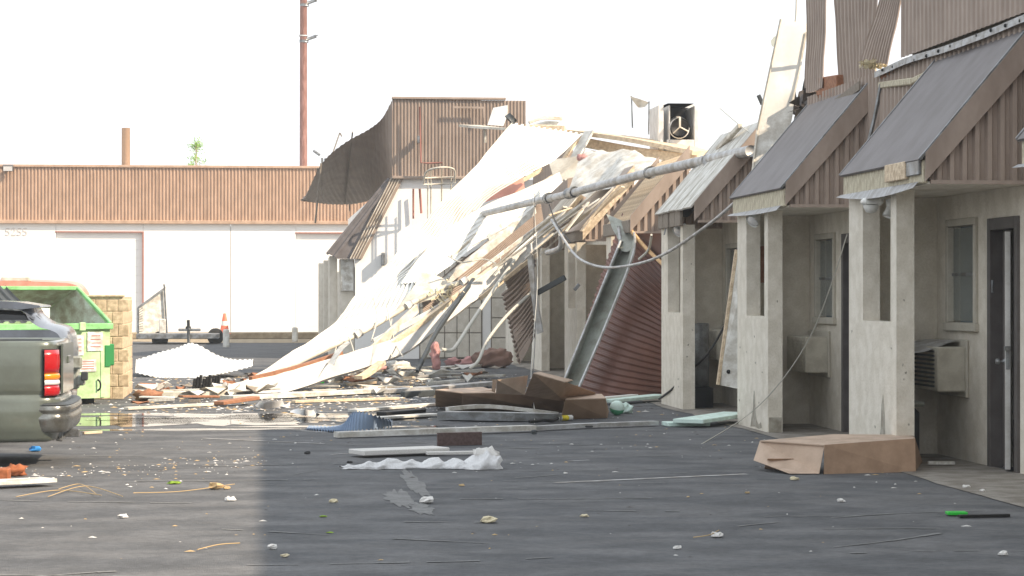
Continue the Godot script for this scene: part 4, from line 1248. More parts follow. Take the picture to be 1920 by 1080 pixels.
	for x in [-2.95, -5.4]:
		var ty := Shape.new(true)
		ty.lathe(Vector3(x, 0.31, -26.42), [Vector2(0, 0), Vector2(0.27, 0.0), Vector2(0.31, -0.04), Vector2(0.31, -0.18), Vector2(0.27, -0.2), Vector2(0, -0.2)], 20, Vector3(0, 0, 1))
		part("tyre", ty, M.tyre, c)

# ---------------------------------------------------------------- the collapsed roof and what hangs from it
func sheet(called: String, a: Array, b: Array, ribs: int, amp: float, m: Material, label: String, dent := 0.02, nv := 40) -> MeshInstance3D:
	var s := Shape.new()
	s.ribbed(between(a, b, dent), ribs, amp, nv)
	return solo(called, s, m, label, "metal sheet", "torn roof and wall sheets of the wreck")

func member(called: String, pts: Array, w: float, h: float, m: Material, label: String, category: String, group := "", steps := 5) -> MeshInstance3D:   # a bent bar
	var s := Shape.new()
	var p = bent(pts, steps) if pts.size() > 2 else pts
	if p.size() == 2:
		s.beam(p[0], p[1], w, h, minf(w, h) * 0.12)
	else:
		s.bar(p, w, h)
	return solo(called, s, m, label, category, group)

func hose(called: String, pts: Array, r: float, m: Material, label: String, category := "cable", group := "") -> MeshInstance3D:
	var s := Shape.new(true)
	s.tube(bent(pts, 8), r, r, 7)
	return solo(called, s, m, label, category, group)

func rag(a: Array, b: Array, dent: float, nu := 14, nv := 26) -> Shape:   # a crumpled skin, doubled to a small thickness
	var s := Shape.new(true)
	s.grid(nu, nv, between(a, b, dent))
	return s

func wreck() -> void:
	# the great white roof sheets folded from the roof down to the ground
	sheet("roof_sheet", [Vector3(5.098, 5.119, -48.6), Vector3(4.655, 4.646, -48.2), Vector3(4.188, 4.127, -47.8), Vector3(3.555, 3.461, -47.2), Vector3(2.939, 2.772, -46.6), Vector3(2.338, 2.152, -46), Vector3(1.808, 1.68, -45), Vector3(1.456, 1.219, -44), Vector3(1.047, 0.901, -43.2), Vector3(0.465, 0.564, -42.2), Vector3(0, 0.292, -41.4), Vector3(-0.579, 0.032, -40.6)],
		[Vector3(6.584, 4.921, -48.9), Vector3(5.939, 4.347, -48.5), Vector3(5.218, 3.966, -48.1), Vector3(4.404, 3.431, -47.7), Vector3(3.956, 2.789, -47.2), Vector3(3.542, 2.228, -46.2), Vector3(2.985, 1.969, -44.8), Vector3(2.643, 1.425, -43.6), Vector3(2.052, 1.094, -43), Vector3(1.247, 0.711, -42.2), Vector3(0.638, 0.473, -41.4), Vector3(-0.509, -0.024, -40)], 13, 0.06, M.white_sheet, "largest white ribbed sheet, sweeping from the roof down to the asphalt", 0.03, 66)
	sheet("roof_sheet", [Vector3(5.936, 4.062, -47.6), Vector3(5.195, 3.711, -47.2), Vector3(4.301, 3.32, -46.7), Vector3(3.588, 2.881, -46), Vector3(3.001, 2.354, -45.2), Vector3(2.584, 1.828, -44.6)], [Vector3(6.001, 3.871, -47.6), Vector3(5.522, 3.482, -47), Vector3(4.836, 2.982, -46.5), Vector3(4.167, 2.602, -45.8), Vector3(3.591, 2.202, -45), Vector3(3.047, 1.827, -44.4)], 8, 0.025, M.white_sheet, "second white sheet overlapping the largest one, below the red panel", 0.02, 40)
	var s := Shape.new()
	s.slab([Vector3(4.495, 3.485, -49.4), Vector3(4.679, 3.848, -49.6), Vector3(5.425, 4.216, -49.8), Vector3(5.437, 3.78, -49.5)], Vector3(0, 0.02, -0.03))
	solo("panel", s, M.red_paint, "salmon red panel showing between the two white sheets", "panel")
	sheet("buckled_sheet", [Vector3(5.737, 3.6, -49.4), Vector3(5.118, 3.056, -49), Vector3(4.413, 2.585, -48.5), Vector3(3.83, 2.167, -48), Vector3(3.142, 1.61, -47)], [Vector3(5.801, 3.014, -49), Vector3(5.229, 2.587, -48.5), Vector3(4.529, 1.954, -48), Vector3(3.99, 1.568, -47.6), Vector3(3.198, 1.112, -46.6)], 16, 0.03, M.cladding, "ribbed sheet added to stand in for the shaded hollow under the white sheets", 0.05)  # sheet added to darken what is only a shaded hollow below the white sheets
	s = rag([Vector3(2.958, 1.995, -44.4), Vector3(3.337, 1.886, -44.3), Vector3(3.448, 1.728, -44.2)], [Vector3(2.215, 1.091, -43.2), Vector3(2.634, 1.398, -43.3), Vector3(3.168, 1.571, -43.6)], 0.1, 12, 12)
	solo("torn_flap", s, M.cream_sheet, "cream torn flap standing up along the edge of the largest sheet", "metal sheet")
	s = rag([Vector3(5.534, 4.905, -50.8), Vector3(6.196, 4.965, -50.6), Vector3(6.741, 5.023, -50.4)], [Vector3(5.808, 5.208, -51.2), Vector3(6.27, 5.303, -51.2), Vector3(6.706, 5.246, -51)], 0.12, 10, 12)
	solo("membrane", s, M.white_sheet, "white crumpled membrane on top of the torn roof edge", "roof membrane")
	# tall sheet standing on end against the second hood
	var foil = thing("standing_sheet", "tall white sheet standing on end behind the third awning from the front", "metal sheet", Vector3(6.747, 3.157, -31.6))
	s = rag([Vector3(6.571, 5.108, -30), Vector3(6.468, 4.478, -30.1), Vector3(6.309, 3.708, -30.2)], [Vector3(6.963, 5.067, -30.2), Vector3(6.907, 4.697, -30.2), Vector3(6.768, 4.067, -30.2)], 0.03, 10, 20)
	part("face", s, M.white_sheet, foil)
	s = rag([Vector3(6.309, 3.708, -30.2), Vector3(6.247, 3.388, -30.1), Vector3(6.192, 3.07, -30)], [Vector3(6.768, 4.067, -30.2), Vector3(6.704, 3.731, -30.1), Vector3(6.557, 3.316, -30)], 0.03, 10, 14)
	part("folded_foot", s, M.white_board, foil)
	s = Shape.new()
	for e in [[Vector3(6.565, 5.104, -29.97), Vector3(6.303, 3.706, -30.17)], [Vector3(6.303, 3.706, -30.17), Vector3(6.185, 3.055, -29.97)], [Vector3(6.942, 4.967, -30.17), Vector3(6.858, 4.488, -30.17)], [Vector3(6.858, 4.488, -30.17), Vector3(6.761, 4.078, -30.17)]]:
		s.beam(e[0], e[1], 0.022, 0.022)
	part("edge_strip", s, M.cream_sheet, foil)
	# the fallen lamp post lying over the hoods
	var pole = thing("fallen_light_pole", "long galvanised light pole lying slanted across the awnings over the wreck", "light pole", Vector3(6.432, 3.509, -31.2))
	s = Shape.new(true)
	s.tube([Vector3(6.432, 3.502, -31.2), Vector3(6.402, 3.547, -34), Vector3(6.029, 3.521, -38), Vector3(5.3, 3.361, -42.5), Vector3(4.991, 3.322, -44), Vector3(4.203, 3.162, -47)], 0.078, 0.062, 14)
	part("shaft", s, M.galvanised, pole)
	s = Shape.new(true)
	s.tube([Vector3(4.213, 3.246, -47), Vector3(4.15, 3.078, -47)], 0.06, 0.05, 8)
	s.tube([Vector3(4.245, 3.173, -47), Vector3(4.129, 3.162, -47)], 0.1, 0.1, 10)
	part("end_cap", s, M.galvanised, pole)
	for e in [[Vector3(6.113, 3.534, -37.4), Vector3(6.095, 3.53, -37.5)], [Vector3(5.451, 3.399, -41.6), Vector3(5.389, 3.388, -42)], [Vector3(5.18, 3.356, -43.1), Vector3(5.154, 3.35, -43.2)]]:
		s = Shape.new(true)
		s.tube([e[0], e[1]], 0.1, 0.1, 14)
		part("clamp", s, M.steel, pole)
	s = Shape.new(true)
	s.tube([Vector3(6.39, 3.544, -34.1), Vector3(6.373, 3.289, -33.6)], 0.09, 0.07, 10)
	part("bracket", s, M.galvanised, pole)
	# roof deck, joists and boards of the torn edge
	var edge := "boards and joists of the torn roof edge"
	for e in [
		["deck_panel", [Vector3(6.521, 5.107, -51), Vector3(7.742, 4.836, -49.5), Vector3(8.983, 4.467, -48)], 0.9, 0.09, "pale_wood", "long pale deck panel along the top of the torn roof edge"],
		["joist", [Vector3(6.844, 4.584, -51), Vector3(7.645, 4.419, -49.6), Vector3(8.658, 4.259, -48.2)], 0.12, 0.26, "pale_wood", "wide joist under the long pale deck panel"],
		["joist", [Vector3(6.882, 4.833, -50.6), Vector3(7.807, 4.552, -49.2), Vector3(8.782, 4.325, -47.8)], 0.12, 0.2, "pale_wood", "pale joist with bolt holes against the deck panel"],
		["board", [Vector3(6.829, 5.028, -49.8), Vector3(6.521, 4.501, -49.6), Vector3(6.183, 3.978, -49.4)], 0.28, 0.04, "white_board", "wide white board tipping down across the hole in the sheets"],
		["board", [Vector3(6.782, 5.01, -50.2), Vector3(6.371, 4.546, -50), Vector3(5.963, 3.84, -49.8)], 0.1, 0.05, "pale_wood", "narrow pale strip beside the wide white board"],
		["board", [Vector3(4.498, 5.277, -52), Vector3(4.869, 5.164, -51), Vector3(5.514, 5.055, -50)], 0.5, 0.05, "cream_sheet", "cream slat sticking out to the left of the torn roof top"],
		["board", [Vector3(5.694, 5.284, -51), Vector3(6.015, 5.389, -51), Vector3(6.406, 5.369, -51)], 0.2, 0.06, "cream_sheet", "cream slat lying on the very top of the wreck"],
		["board", [Vector3(5.581, 5.141, -50.6), Vector3(6.399, 5.111, -50.4)], 0.3, 0.14, "pale_wood", "pale plank end below the topmost cream slat"],
		["post", [Vector3(4.778, 5.267, -51.5), Vector3(4.801, 4.876, -51.5)], 0.05, 0.05, "white_board", "thin white post under the slat at the left of the roof top"],
		["joist", [Vector3(5.899, 4.25, -50.4), Vector3(5.514, 4.036, -50.2), Vector3(5.11, 3.845, -50)], 0.05, 0.08, "pale_wood", "broken thin joist inside the hole above the red panel"],
		["joist", [Vector3(6.386, 4.248, -50.3), Vector3(5.785, 3.871, -50)], 0.08, 0.12, "pale_wood", "broken pale joist inside the hole beside the white board"]]:
		member(e[0], e[1], e[2], e[3], M[e[4]], e[5], "board", edge)
	s = Shape.new()
	s.slab([Vector3(5.939, 4.409, -49.6), Vector3(6.553, 4.467, -49), Vector3(6.456, 4.029, -48.6), Vector3(5.976, 3.927, -48.8)], Vector3(0, 0, -0.05))
	solo("panel", s, M.cream_sheet, "cream panel seen through the hole behind the wide white board", "panel")
	s = Shape.new()
	s.slab([Vector3(5.061, 5.707, -52.4), Vector3(5.358, 5.752, -52.2), Vector3(5.358, 5.554, -52.2), Vector3(5.244, 5.282, -52), Vector3(4.913, 5.317, -52.2)], Vector3(0, 0, -0.04))
	solo("panel", s, M.white_sheet, "white square panel sticking up before the peach parapet", "panel")
	s = Shape.new(true)
	s.tube([Vector3(5.331, 5.37, -51.6), Vector3(5.413, 5.452, -51.6)], 0.14, 0.12, 12)
	solo("vent_pipe", s, M.dark_plastic, "short dark vent pipe beside the white square panel", "vent pipe")
	s = rag([Vector3(6.323, 4.443, -46.8), Vector3(6.597, 4.357, -46.2), Vector3(6.997, 4.343, -45.4), Vector3(7.415, 4.135, -44.2)], [Vector3(5.826, 3.542, -45.4), Vector3(6.131, 3.453, -44.2), Vector3(6.541, 3.608, -43.2), Vector3(6.875, 3.812, -42.6)], 0.11, 22, 30)
	solo("membrane", s, M.white_board, "large cream membrane crumpled over the middle awnings", "roof membrane")
	s = chip(Vector3(6.227, 4.315, -46.4) - Vector3(0, 0.1, 0), 0.1, 0.7, 44)
	solo("insulation", s, M.pink_wool, "pink tuft of insulation where the white board meets the membrane", "insulation")
	# splintered strips fanned out below the pole
	var fan := "broken strips sliding down from the middle awnings"
	var strips = [[Vector3(6.001, 3.167, -43.4), Vector3(5.363, 2.708, -43.8), Vector3(4.843, 2.279, -44)], [Vector3(5.858, 3.249, -43.8), Vector3(5.313, 2.866, -44.2), Vector3(4.637, 2.324, -44.4), Vector3(3.841, 1.768, -44.4)], [Vector3(6.305, 3.531, -42.8), Vector3(5.834, 3.071, -42.9), Vector3(5.354, 2.698, -43.4)], [Vector3(6.14, 3.607, -43), Vector3(5.68, 3.158, -43.2), Vector3(5.067, 2.648, -43.8)], [Vector3(5.561, 3.219, -43.8), Vector3(5.014, 2.757, -44.2), Vector3(4.338, 2.125, -44.4)], [Vector3(6.42, 3.533, -42.4), Vector3(5.967, 3.062, -42.6), Vector3(5.697, 2.736, -42.6)]]
	for i in strips.size():
		member("strip", strips[i], 0.1 + 0.05 * (i % 3), 0.03, M[["white_board", "white_board", "cream_sheet", "white_board", "cream_sheet", "pale_wood"][i]], ["white strip falling from the pole to the brown hanging sheet", "long white strip running down beside the tubes", "cream rake board of the sixth awning, slipped", "narrow white strip across the sixth awning", "cream strip under the long pole", "pale rake board on the fifth awning"][i], "board", fan)
	for i in 10:   # battens and splinters without a place of their own
		var x = rng.randf()
		var p = Vector3(6.043, 3.346, -43).lerp(Vector3(4.815, 2.42, -44.2), x) + Vector3(rng.randfn() * 0.25, rng.randfn() * 0.2, rng.randfn() * 0.4)
		var d = Vector3(-0.75, -0.6, 0.1) + Vector3(rng.randfn(), rng.randfn(), rng.randfn()) * 0.22
		member("splinter", [p, p + d * rng.randf_range(0.3, 1.0)], 0.05, 0.025, M[["pale_wood", "white_board", "cream_sheet"][i % 3]], "splintered batten in the tangle between the pole and the middle awnings", "batten", "splintered battens in the tangle")
	# long members coming down to the ground
	var down := "long members leaning from the torn roof to the ground"
	s = Shape.new(true)
	s.tube(bent([Vector3(5.322, 2.516, -46), Vector3(4.397, 2.052, -45), Vector3(3.28, 1.717, -43.8), Vector3(2.647, 1.417, -43.2), Vector3(2.033, 1.08, -42.6), Vector3(1.696, 0.916, -42.2), Vector3(0.632, 0.456, -41), Vector3(-0.467, -0.009, -39.4)], 5), 0.05, 0.045, 10)
	var gt = solo("edge_tube", s, M.cream_sheet, "tan tube along the lower edge of the largest white sheet", "tube", down)
	for e in [Vector3(1.692, 0.918, -42.1), Vector3(2.641, 1.418, -43.1), Vector3(3.716, 1.856, -44.1)]:
		var cl := Shape.new(true)
		cl.tube([e - Vector3(0.05, 0.03, -0.02), e + Vector3(0.05, 0.03, -0.02)], 0.07, 0.07, 10)
		part("bracket", cl, M.white_metal, gt)
	s = Shape.new()
	var gut := [Vector3(5.481, 2.835, -45.6), Vector3(4.852, 2.334, -45), Vector3(4.338, 1.937, -44.4), Vector3(3.521, 1.407, -43.4), Vector3(2.768, 0.902, -42.4), Vector3(2.292, 0.671, -41.8), Vector3(1.432, 0.433, -40.8), Vector3(0.617, 0.21, -40), Vector3(-0.556, -0.027, -39)]
	for o in [[Vector3(0, 0.17, 0), Vector3(0, -0.15, 0.14)], [Vector3(0, -0.15, 0.14), Vector3(0.05, -0.17, -0.1)], [Vector3(0, 0.16, 0), Vector3(0.03, 0.14, -0.06)]]:
		var ga := gut.map(func(p): return p + o[0])
		var gb := gut.map(func(p): return p + o[1])
		s.grid(1, 60, between(ga, gb, 0.03))
	solo("gutter", s, M.white_metal, "long white gutter bowing from the awnings down to the asphalt", "gutter", down)
	for e in [
		["beam", [Vector3(5.332, 3.271, -47), Vector3(4.352, 2.541, -45.8), Vector3(3.365, 1.8, -44.8)], 0.12, 0.13, "white_board", "white beam under the second white sheet"],
		["plank", [Vector3(2.779, 1.361, -43), Vector3(1.874, 0.612, -41.6)], 0.05, 0.16, "cream_sheet", "cream plank propped under the edge tube"],
		["timber", [Vector3(4.358, 2.148, -44.6), Vector3(2.273, 0.773, -41.8), Vector3(0.989, 0.343, -40.8)], 0.08, 0.08, "pale_wood", "pale timber running between the edge tube and the gutter"],
		["timber", [Vector3(1.363, 0.586, -41.2), Vector3(0.626, 0.369, -40.6), Vector3(-0.175, 0.195, -40)], 0.1, 0.1, "red_wood", "reddish timber lying just above the gutter end"],
		["strip", [Vector3(5.769, 3.217, -46.6), Vector3(3.725, 1.846, -44.2)], 0.03, 0.07, "white_board", "straight white strip ending at the edge tube's upper bracket"],
		["strip", [Vector3(5.903, 3.094, -46), Vector3(3.444, 1.532, -43.4), Vector3(1.948, 0.789, -42)], 0.03, 0.09, "white_metal", "long straight white strip between the tube and the yellow shreds"],
		["strip", [Vector3(5.505, 2.758, -45.8), Vector3(3.798, 1.61, -43.9)], 0.02, 0.06, "steel", "grey straight strip above the long gutter"],
		["strip", [Vector3(5.186, 2.375, -45), Vector3(3.985, 1.532, -43.8)], 0.03, 0.08, "pale_wood", "pale batten resting on top of the long gutter"],
		["strip", [Vector3(4.203, 2.765, -46.2), Vector3(3.587, 2.275, -45.2)], 0.03, 0.16, "cream_sheet", "short torn strip in the dark gap under the second sheet"],
		["strip", [Vector3(4.638, 2.937, -46.4), Vector3(4.34, 2.678, -46)], 0.03, 0.12, "white_board", "shorter torn strip in the dark gap under the second sheet"],
		["stick", [Vector3(3.885, 1.885, -44), Vector3(3.113, 1.008, -42.2), Vector3(2.855, 0.609, -41.6), Vector3(2.663, 0.289, -41.2)], 0.06, 0.06, "dark_plastic", "dark bar standing under the gutter beside the pink wool"],
		["timber", [Vector3(2.048, 0.443, -41), Vector3(1.757, 0.257, -40.6), Vector3(1.623, 0.21, -40.4)], 0.16, 0.06, "pale_wood", "short tan plank under the belly of the gutter"],
		["rail", [Vector3(5.586, 1.925, -44), Vector3(5.074, 1.63, -44.2)], 0.08, 0.1, "dark_plastic", "grey rail stuck across the narrow porch pillar"],
		["rail", [Vector3(5.712, 1.793, -43), Vector3(5.624, 1.687, -43)], 0.08, 0.06, "steel", "stub of grey rail at the edge of the porch"]]:
		member(e[0], e[1], e[2], e[3], M[e[4]], e[5], e[0], down)
	hose("conduit", [Vector3(5.028, 2.585, -45.4), Vector3(4.26, 1.756, -43.6), Vector3(3.707, 1.128, -42.3), Vector3(3.404, 0.777, -41.5), Vector3(3.251, 0.645, -41.2), Vector3(3.061, 0.669, -41)], 0.035, M.cable_light, "white conduit hooking round to the pink wool", "conduit", down)
	hose("conduit", [Vector3(5.059, 1.68, -44.6), Vector3(4.446, 1.221, -43.5), Vector3(4.01, 0.803, -42.5), Vector3(3.775, 0.453, -41.8), Vector3(3.599, 0.311, -41.6)], 0.03, M.cable_light, "thin grey conduit reaching the ground right of the pink wool", "conduit", down)
	for e in [[Vector3(1.995, 1.533, -43), Vector3(2.042, 1.193, -42.6), Vector3(1.911, 0.789, -42)], [Vector3(2.224, 1.438, -43), Vector3(2.322, 0.788, -42), Vector3(2.403, 0.552, -41)], [Vector3(1.39, 0.883, -42), Vector3(1.266, 0.613, -41.6), Vector3(1.284, 0.355, -41)], [Vector3(3.153, 1.677, -43.4), Vector3(3.331, 1.417, -43.2), Vector3(3.243, 1.095, -42.8)], [Vector3(4.438, 2.347, -44.6), Vector3(4.418, 2.145, -44.4), Vector3(4.26, 1.963, -44)], [Vector3(1.513, 0.867, -41.8), Vector3(1.579, 0.659, -41.6), Vector3(1.611, 0.354, -41)], [Vector3(2.307, 1.174, -42.6), Vector3(2.22, 0.784, -42.2), Vector3(2.252, 0.505, -41.4)], [Vector3(3.459, 2.325, -44.6), Vector3(3.702, 2.204, -44.4), Vector3(4.108, 2.267, -44.6), Vector3(4.338, 2.185, -44.4)]]:
		hose("wire", e, 0.012, M.cable_light, "thin pale wire dangling among the fallen members", "wire", "pale wires dangling among the fallen members")
	s = Shape.new()
	for i in 70:
		var p = Vector3(3.095, 1.389, -43).lerp(Vector3(3.415, 1.726, -43.4), rng.randf()) + Vector3(rng.randfn() * 0.1, rng.randfn() * 0.1, rng.randfn() * 0.08)
		var u = Vector3(rng.randfn(), rng.randfn(), rng.randfn()).normalized() * 0.05
		var v = u.cross(Vector3(rng.randfn(), rng.randfn(), rng.randfn())).normalized() * 0.025
		s.quad(p - u, p + v, p + u, p - v)
	solo("insulation", s, M.yellow_foam, "yellow shreds of insulation caught between the tube and the gutter", "insulation", "", "stuff")
	s = Shape.new(true)
	var wool := [Vector3(2.984, 0.802, -41.2), Vector3(2.975, 0.6, -41.2), Vector3(2.993, 0.417, -41.2), Vector3(2.984, 0.306, -41.2)]
	s.grid(14, 20, func(u: float, v: float) -> Vector3:
		var c = along(wool, v)
		var r = 0.085 * (0.75 + 0.9 * crumple.get_noise_3d(c.y * 300.0, sin(u * TAU) * 60.0, cos(u * TAU) * 60.0)) * sqrt(clampf(v * 8.0, 0, 1)) * sqrt(clampf((1.0 - v) * 8.0, 0, 1))
		return c + Vector3(cos(u * TAU), 0, sin(u * TAU)) * r)
	solo("insulation", s, M.pink_wool, "pink wool hanging at the end of the white conduit", "insulation")
	# brown ribbed sheets hanging in front of the pillars
	sheet("hanging_sheet", [Vector3(4.821, 1.831, -45), Vector3(4.69, 1.701, -45.1), Vector3(4.569, 1.6, -45.2)], [Vector3(5.048, 0.874, -44.5), Vector3(4.937, 0.587, -44.4), Vector3(4.797, 0.34, -44.4)], 3, 0.03, M.cladding, "small folded corner of the hanging brown sheet", 0.02, 12)
	s = Shape.new()
	s.ribbed(between([Vector3(4.579, 1.62, -45.3), Vector3(4.821, 1.851, -45), Vector3(5.042, 2.131, -44.8)], [Vector3(4.788, 0.297, -44.5), Vector3(4.928, 0.536, -44.5), Vector3(5.088, 0.834, -44.5)], 0.0), 15, 0.07, 8)
	solo("hanging_sheet", s, M.cladding, "brown ribbed sheet hanging in front of the far porch pillars", "metal sheet", "torn roof and wall sheets of the wreck")
	sheet("buckled_sheet", [Vector3(5.234, 2.753, -45.6), Vector3(4.873, 2.317, -45.2), Vector3(4.548, 1.932, -45)], [Vector3(5.234, 2.141, -45.6), Vector3(4.986, 1.934, -45.3), Vector3(4.66, 1.681, -45.1)], 7, 0.03, M.cladding, "brown ribbed sheet buckled above the hanging one", 0.03, 14)
	member("strip", [Vector3(4.934, 2.539, -44.2), Vector3(4.983, 1.925, -44.1), Vector3(5.041, 1.383, -44), Vector3(5.108, 0.903, -43.9)], 0.03, 0.16, M.galvanised, "bent grey strip hanging along the narrow pillar", "strip", down)
	# trough and dark red sheet leaning in the gap between two porches
	var tr = [[Vector3(5.659, 2.453, -37.6), Vector3(5.116, 1.335, -37), Vector3(4.531, 0.182, -36.2)], [Vector3(5.755, 2.434, -37.9), Vector3(5.208, 1.307, -37.3), Vector3(4.634, 0.145, -36.5)], [Vector3(5.862, 2.43, -37.7), Vector3(5.497, 1.542, -37.2), Vector3(4.851, 0.222, -36.4)], [Vector3(5.825, 2.58, -37.3), Vector3(5.777, 2.225, -37.1), Vector3(5.323, 1.213, -36.7), Vector3(4.749, 0.132, -36)]]
	s = Shape.new()
	for i in 3:
		s.grid(4, 24, between(tr[i], tr[i + 1], 0.03))
	var trough = solo("trough", s, M.trough_metal, "grey green metal trough leaning between two porches", "gutter")
	s = Shape.new()
	for i in [0, 3]:
		var p = bent(tr[i], 6)
		for j in p.size() - 1:
			s.beam(p[j], p[j + 1], 0.03, 0.04, 0.004)
	part("rim", s, M.galvanised, trough)
	s = rag([Vector3(5.555, 2.925, -38.6), Vector3(5.744, 2.815, -38.4), Vector3(5.94, 2.698, -38.2)], [Vector3(5.667, 2.301, -37.6), Vector3(5.763, 2.282, -37.5), Vector3(5.849, 2.331, -37.4)], 0.05, 8, 10)
	solo("torn_flap", s, M.trough_metal, "grey flap folded over the top of the leaning trough", "metal sheet")
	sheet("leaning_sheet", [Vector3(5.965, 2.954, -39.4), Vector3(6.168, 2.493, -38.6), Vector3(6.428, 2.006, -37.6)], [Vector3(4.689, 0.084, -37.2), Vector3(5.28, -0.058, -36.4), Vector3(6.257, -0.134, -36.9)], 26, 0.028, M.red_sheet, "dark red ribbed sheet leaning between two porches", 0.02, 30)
	s = Shape.new()
	s.slab([Vector3(6.037, 2.706, -39.4), Vector3(6.462, 2.663, -37.8), Vector3(6.445, 1.948, -37.7), Vector3(6.184, 2.452, -38.7)], Vector3(0, 0, -0.02))
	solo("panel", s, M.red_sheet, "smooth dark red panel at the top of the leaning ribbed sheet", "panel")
	s = Shape.new()
	s.slab([Vector3(6.199, 2.181, -31), Vector3(5.95, 0.426, -31), Vector3(6.187, 0.374, -30.7), Vector3(6.28, 0.377, -30.6), Vector3(6.28, 2.104, -30.6)], Vector3(0.01, 0, -0.03))
	var wb = solo("leaning_board", s, M.white_board, "tall white board leaning behind the slotted porch wall", "board")
	s = Shape.new()
	s.beam(Vector3(6.191, 2.194, -30.96), Vector3(5.942, 0.421, -30.96), 0.045, 0.045, 0.006)
	part("edge_strip", s, M.pale_wood, wb)
	s = Shape.new(true)
	s.lathe(Vector3(6.062, 0.598, -30.85), [Vector2(0.028, 0), Vector2(0.028, 0.012), Vector2(0, 0.012)], 12, Vector3(0, 0, 1))
	part("hole", s, M.black, wb)
	# dark cloth slumped over the stripped fascia
	s = rag([Vector3(5.823, 2.864, -34.9), Vector3(5.943, 2.908, -34.4), Vector3(6.066, 2.864, -33.6), Vector3(6.033, 2.827, -33)], [Vector3(5.838, 2.751, -34.8), Vector3(5.865, 2.753, -34.4), Vector3(5.974, 2.742, -33.6), Vector3(5.987, 2.767, -33)], 0.12, 10, 16)
	var cl2 = solo("dark_cloth", s, M.dark_plastic, "dark cloth slumped over the stripped fascia of the fourth awning", "cloth")
	s = rag([Vector3(5.801, 2.78, -34.3), Vector3(5.832, 2.626, -34.3), Vector3(5.801, 2.456, -34.3)], [Vector3(5.862, 2.762, -34.2), Vector3(5.846, 2.623, -34.2), Vector3(5.808, 2.454, -34.2)], 0.05, 4, 10)
	part("hanging_end", s, M.dark_plastic, cl2)
	s = rag([Vector3(5.622, 2.939, -39), Vector3(5.681, 2.95, -38.8), Vector3(5.739, 2.891, -38.6)], [Vector3(5.643, 2.778, -38.9), Vector3(5.69, 2.706, -38.8), Vector3(5.704, 2.735, -38.6)], 0.1, 8, 8)
	# roof top exhaust fan
	var fan_t = thing("exhaust_fan", "white roof exhaust fan housing with round dark fan, above the middle awnings", "exhaust fan", Vector3(8.466, 4.39, -49))
	s = Shape.new()
	s.box(Vector3(8.285, 4.456, -50.2), Vector3(8.171, 5.531, -49.1), 0.01)
	s.box(Vector3(8.422, 4.457, -50.2), Vector3(8.394, 5.533, -49.1), 0.01)
	s.box(Vector3(9.017, 4.46, -50.2), Vector3(8.932, 5.527, -49.1), 0.01)
	s.box(Vector3(8.354, 5.563, -50.2), Vector3(8.913, 5.563, -49), 0.01)
	s.box(Vector3(8.353, 4.456, -50.2), Vector3(8.931, 4.819, -49.1), 0.01)
	s.box(Vector3(8.37, 4.462, -50.3), Vector3(9.141, 5.641, -50.25))
	part("housing", s, M.white_metal, fan_t)
	s = Shape.new()
	s.box(Vector3(8.605, 4.887, -50.2), Vector3(8.988, 5.56, -50.1))
	part("cavity", s, M.black, fan_t)
	s = Shape.new(true)
	s.lathe(Vector3(8.642, 5.074, -49.3), [Vector2(0.19, 0.32), Vector2(0.21, 0.3), Vector2(0.22, -0.6)], 22, Vector3(-0.15, -0.12, 1).normalized())
	part("drum", s, M.white_metal, fan_t)
	s = Shape.new(true)
	s.lathe(Vector3(8.611, 5.075, -49), [Vector2(0.19, 0.05), Vector2(0.19, 0.02), Vector2(0, 0.02)], 22, Vector3(-0.15, -0.12, 1).normalized())
	part("mouth", s, M.black, fan_t)
	for e in [[Vector3(8.585, 5.064, -48.85), Vector3(8.59, 5.275, -48.88)], [Vector3(8.585, 5.064, -48.85), Vector3(8.449, 4.935, -48.9)], [Vector3(8.585, 5.064, -48.85), Vector3(8.761, 4.981, -48.9)]]:
		s = Shape.new()
		s.beam(e[0], e[1], 0.04, 0.02)
		part("spoke", s, M.cream_sheet, fan_t)
	s = rag([Vector3(7.575, 5.728, -49), Vector3(7.664, 5.596, -49), Vector3(7.753, 5.487, -49)], [Vector3(7.943, 5.583, -48.8), Vector3(7.876, 5.494, -48.8), Vector3(7.81, 5.472, -48.8)], 0.05, 8, 8)
	solo("roof_scrap", s, M.cream_sheet, "cream triangular scrap standing on the roof left of the exhaust fan", "scrap")
	for e in [[Vector3(7.597, 5.706, -49), Vector3(7.619, 5.045, -49)], [Vector3(7.932, 5.583, -48.8), Vector3(7.921, 4.902, -48.8)]]:
		member("stay_rod", e, 0.03, 0.03, M.steel, "thin rod holding up the cream scrap on the roof", "rod", "rods under the cream scrap")
	member("strut", [Vector3(6.571, 3.933, -32.6), Vector3(6.527, 3.693, -34)], 0.07, 0.07, M.cream_sheet, "cream strut leaning on the fallen pole near its thick end", "strut")
	hose("wire", [Vector3(6.558, 4.284, -34), Vector3(6.582, 3.976, -32.8), Vector3(6.612, 3.775, -32)], 0.008, M.cable_light, "thin wire above the thick end of the fallen pole", "wire")
	member("strut", [Vector3(6.575, 4.26, -31.4), Vector3(6.632, 4.133, -31.4)], 0.05, 0.05, M.dark_plastic, "small dark strut beside the tall standing sheet", "strut")
	s = rag([Vector3(6.719, 5.003, -31.3), Vector3(6.77, 5.06, -31.3), Vector3(6.813, 5.061, -31.3)], [Vector3(6.726, 4.932, -31.3), Vector3(6.77, 4.919, -31.3), Vector3(6.806, 4.947, -31.3)], 0.05, 6, 6)
	solo("torn_scrap", s, M.trough_metal, "grey scrap snagged on the left edge of the tall standing sheet", "scrap")
	s = Shape.new()
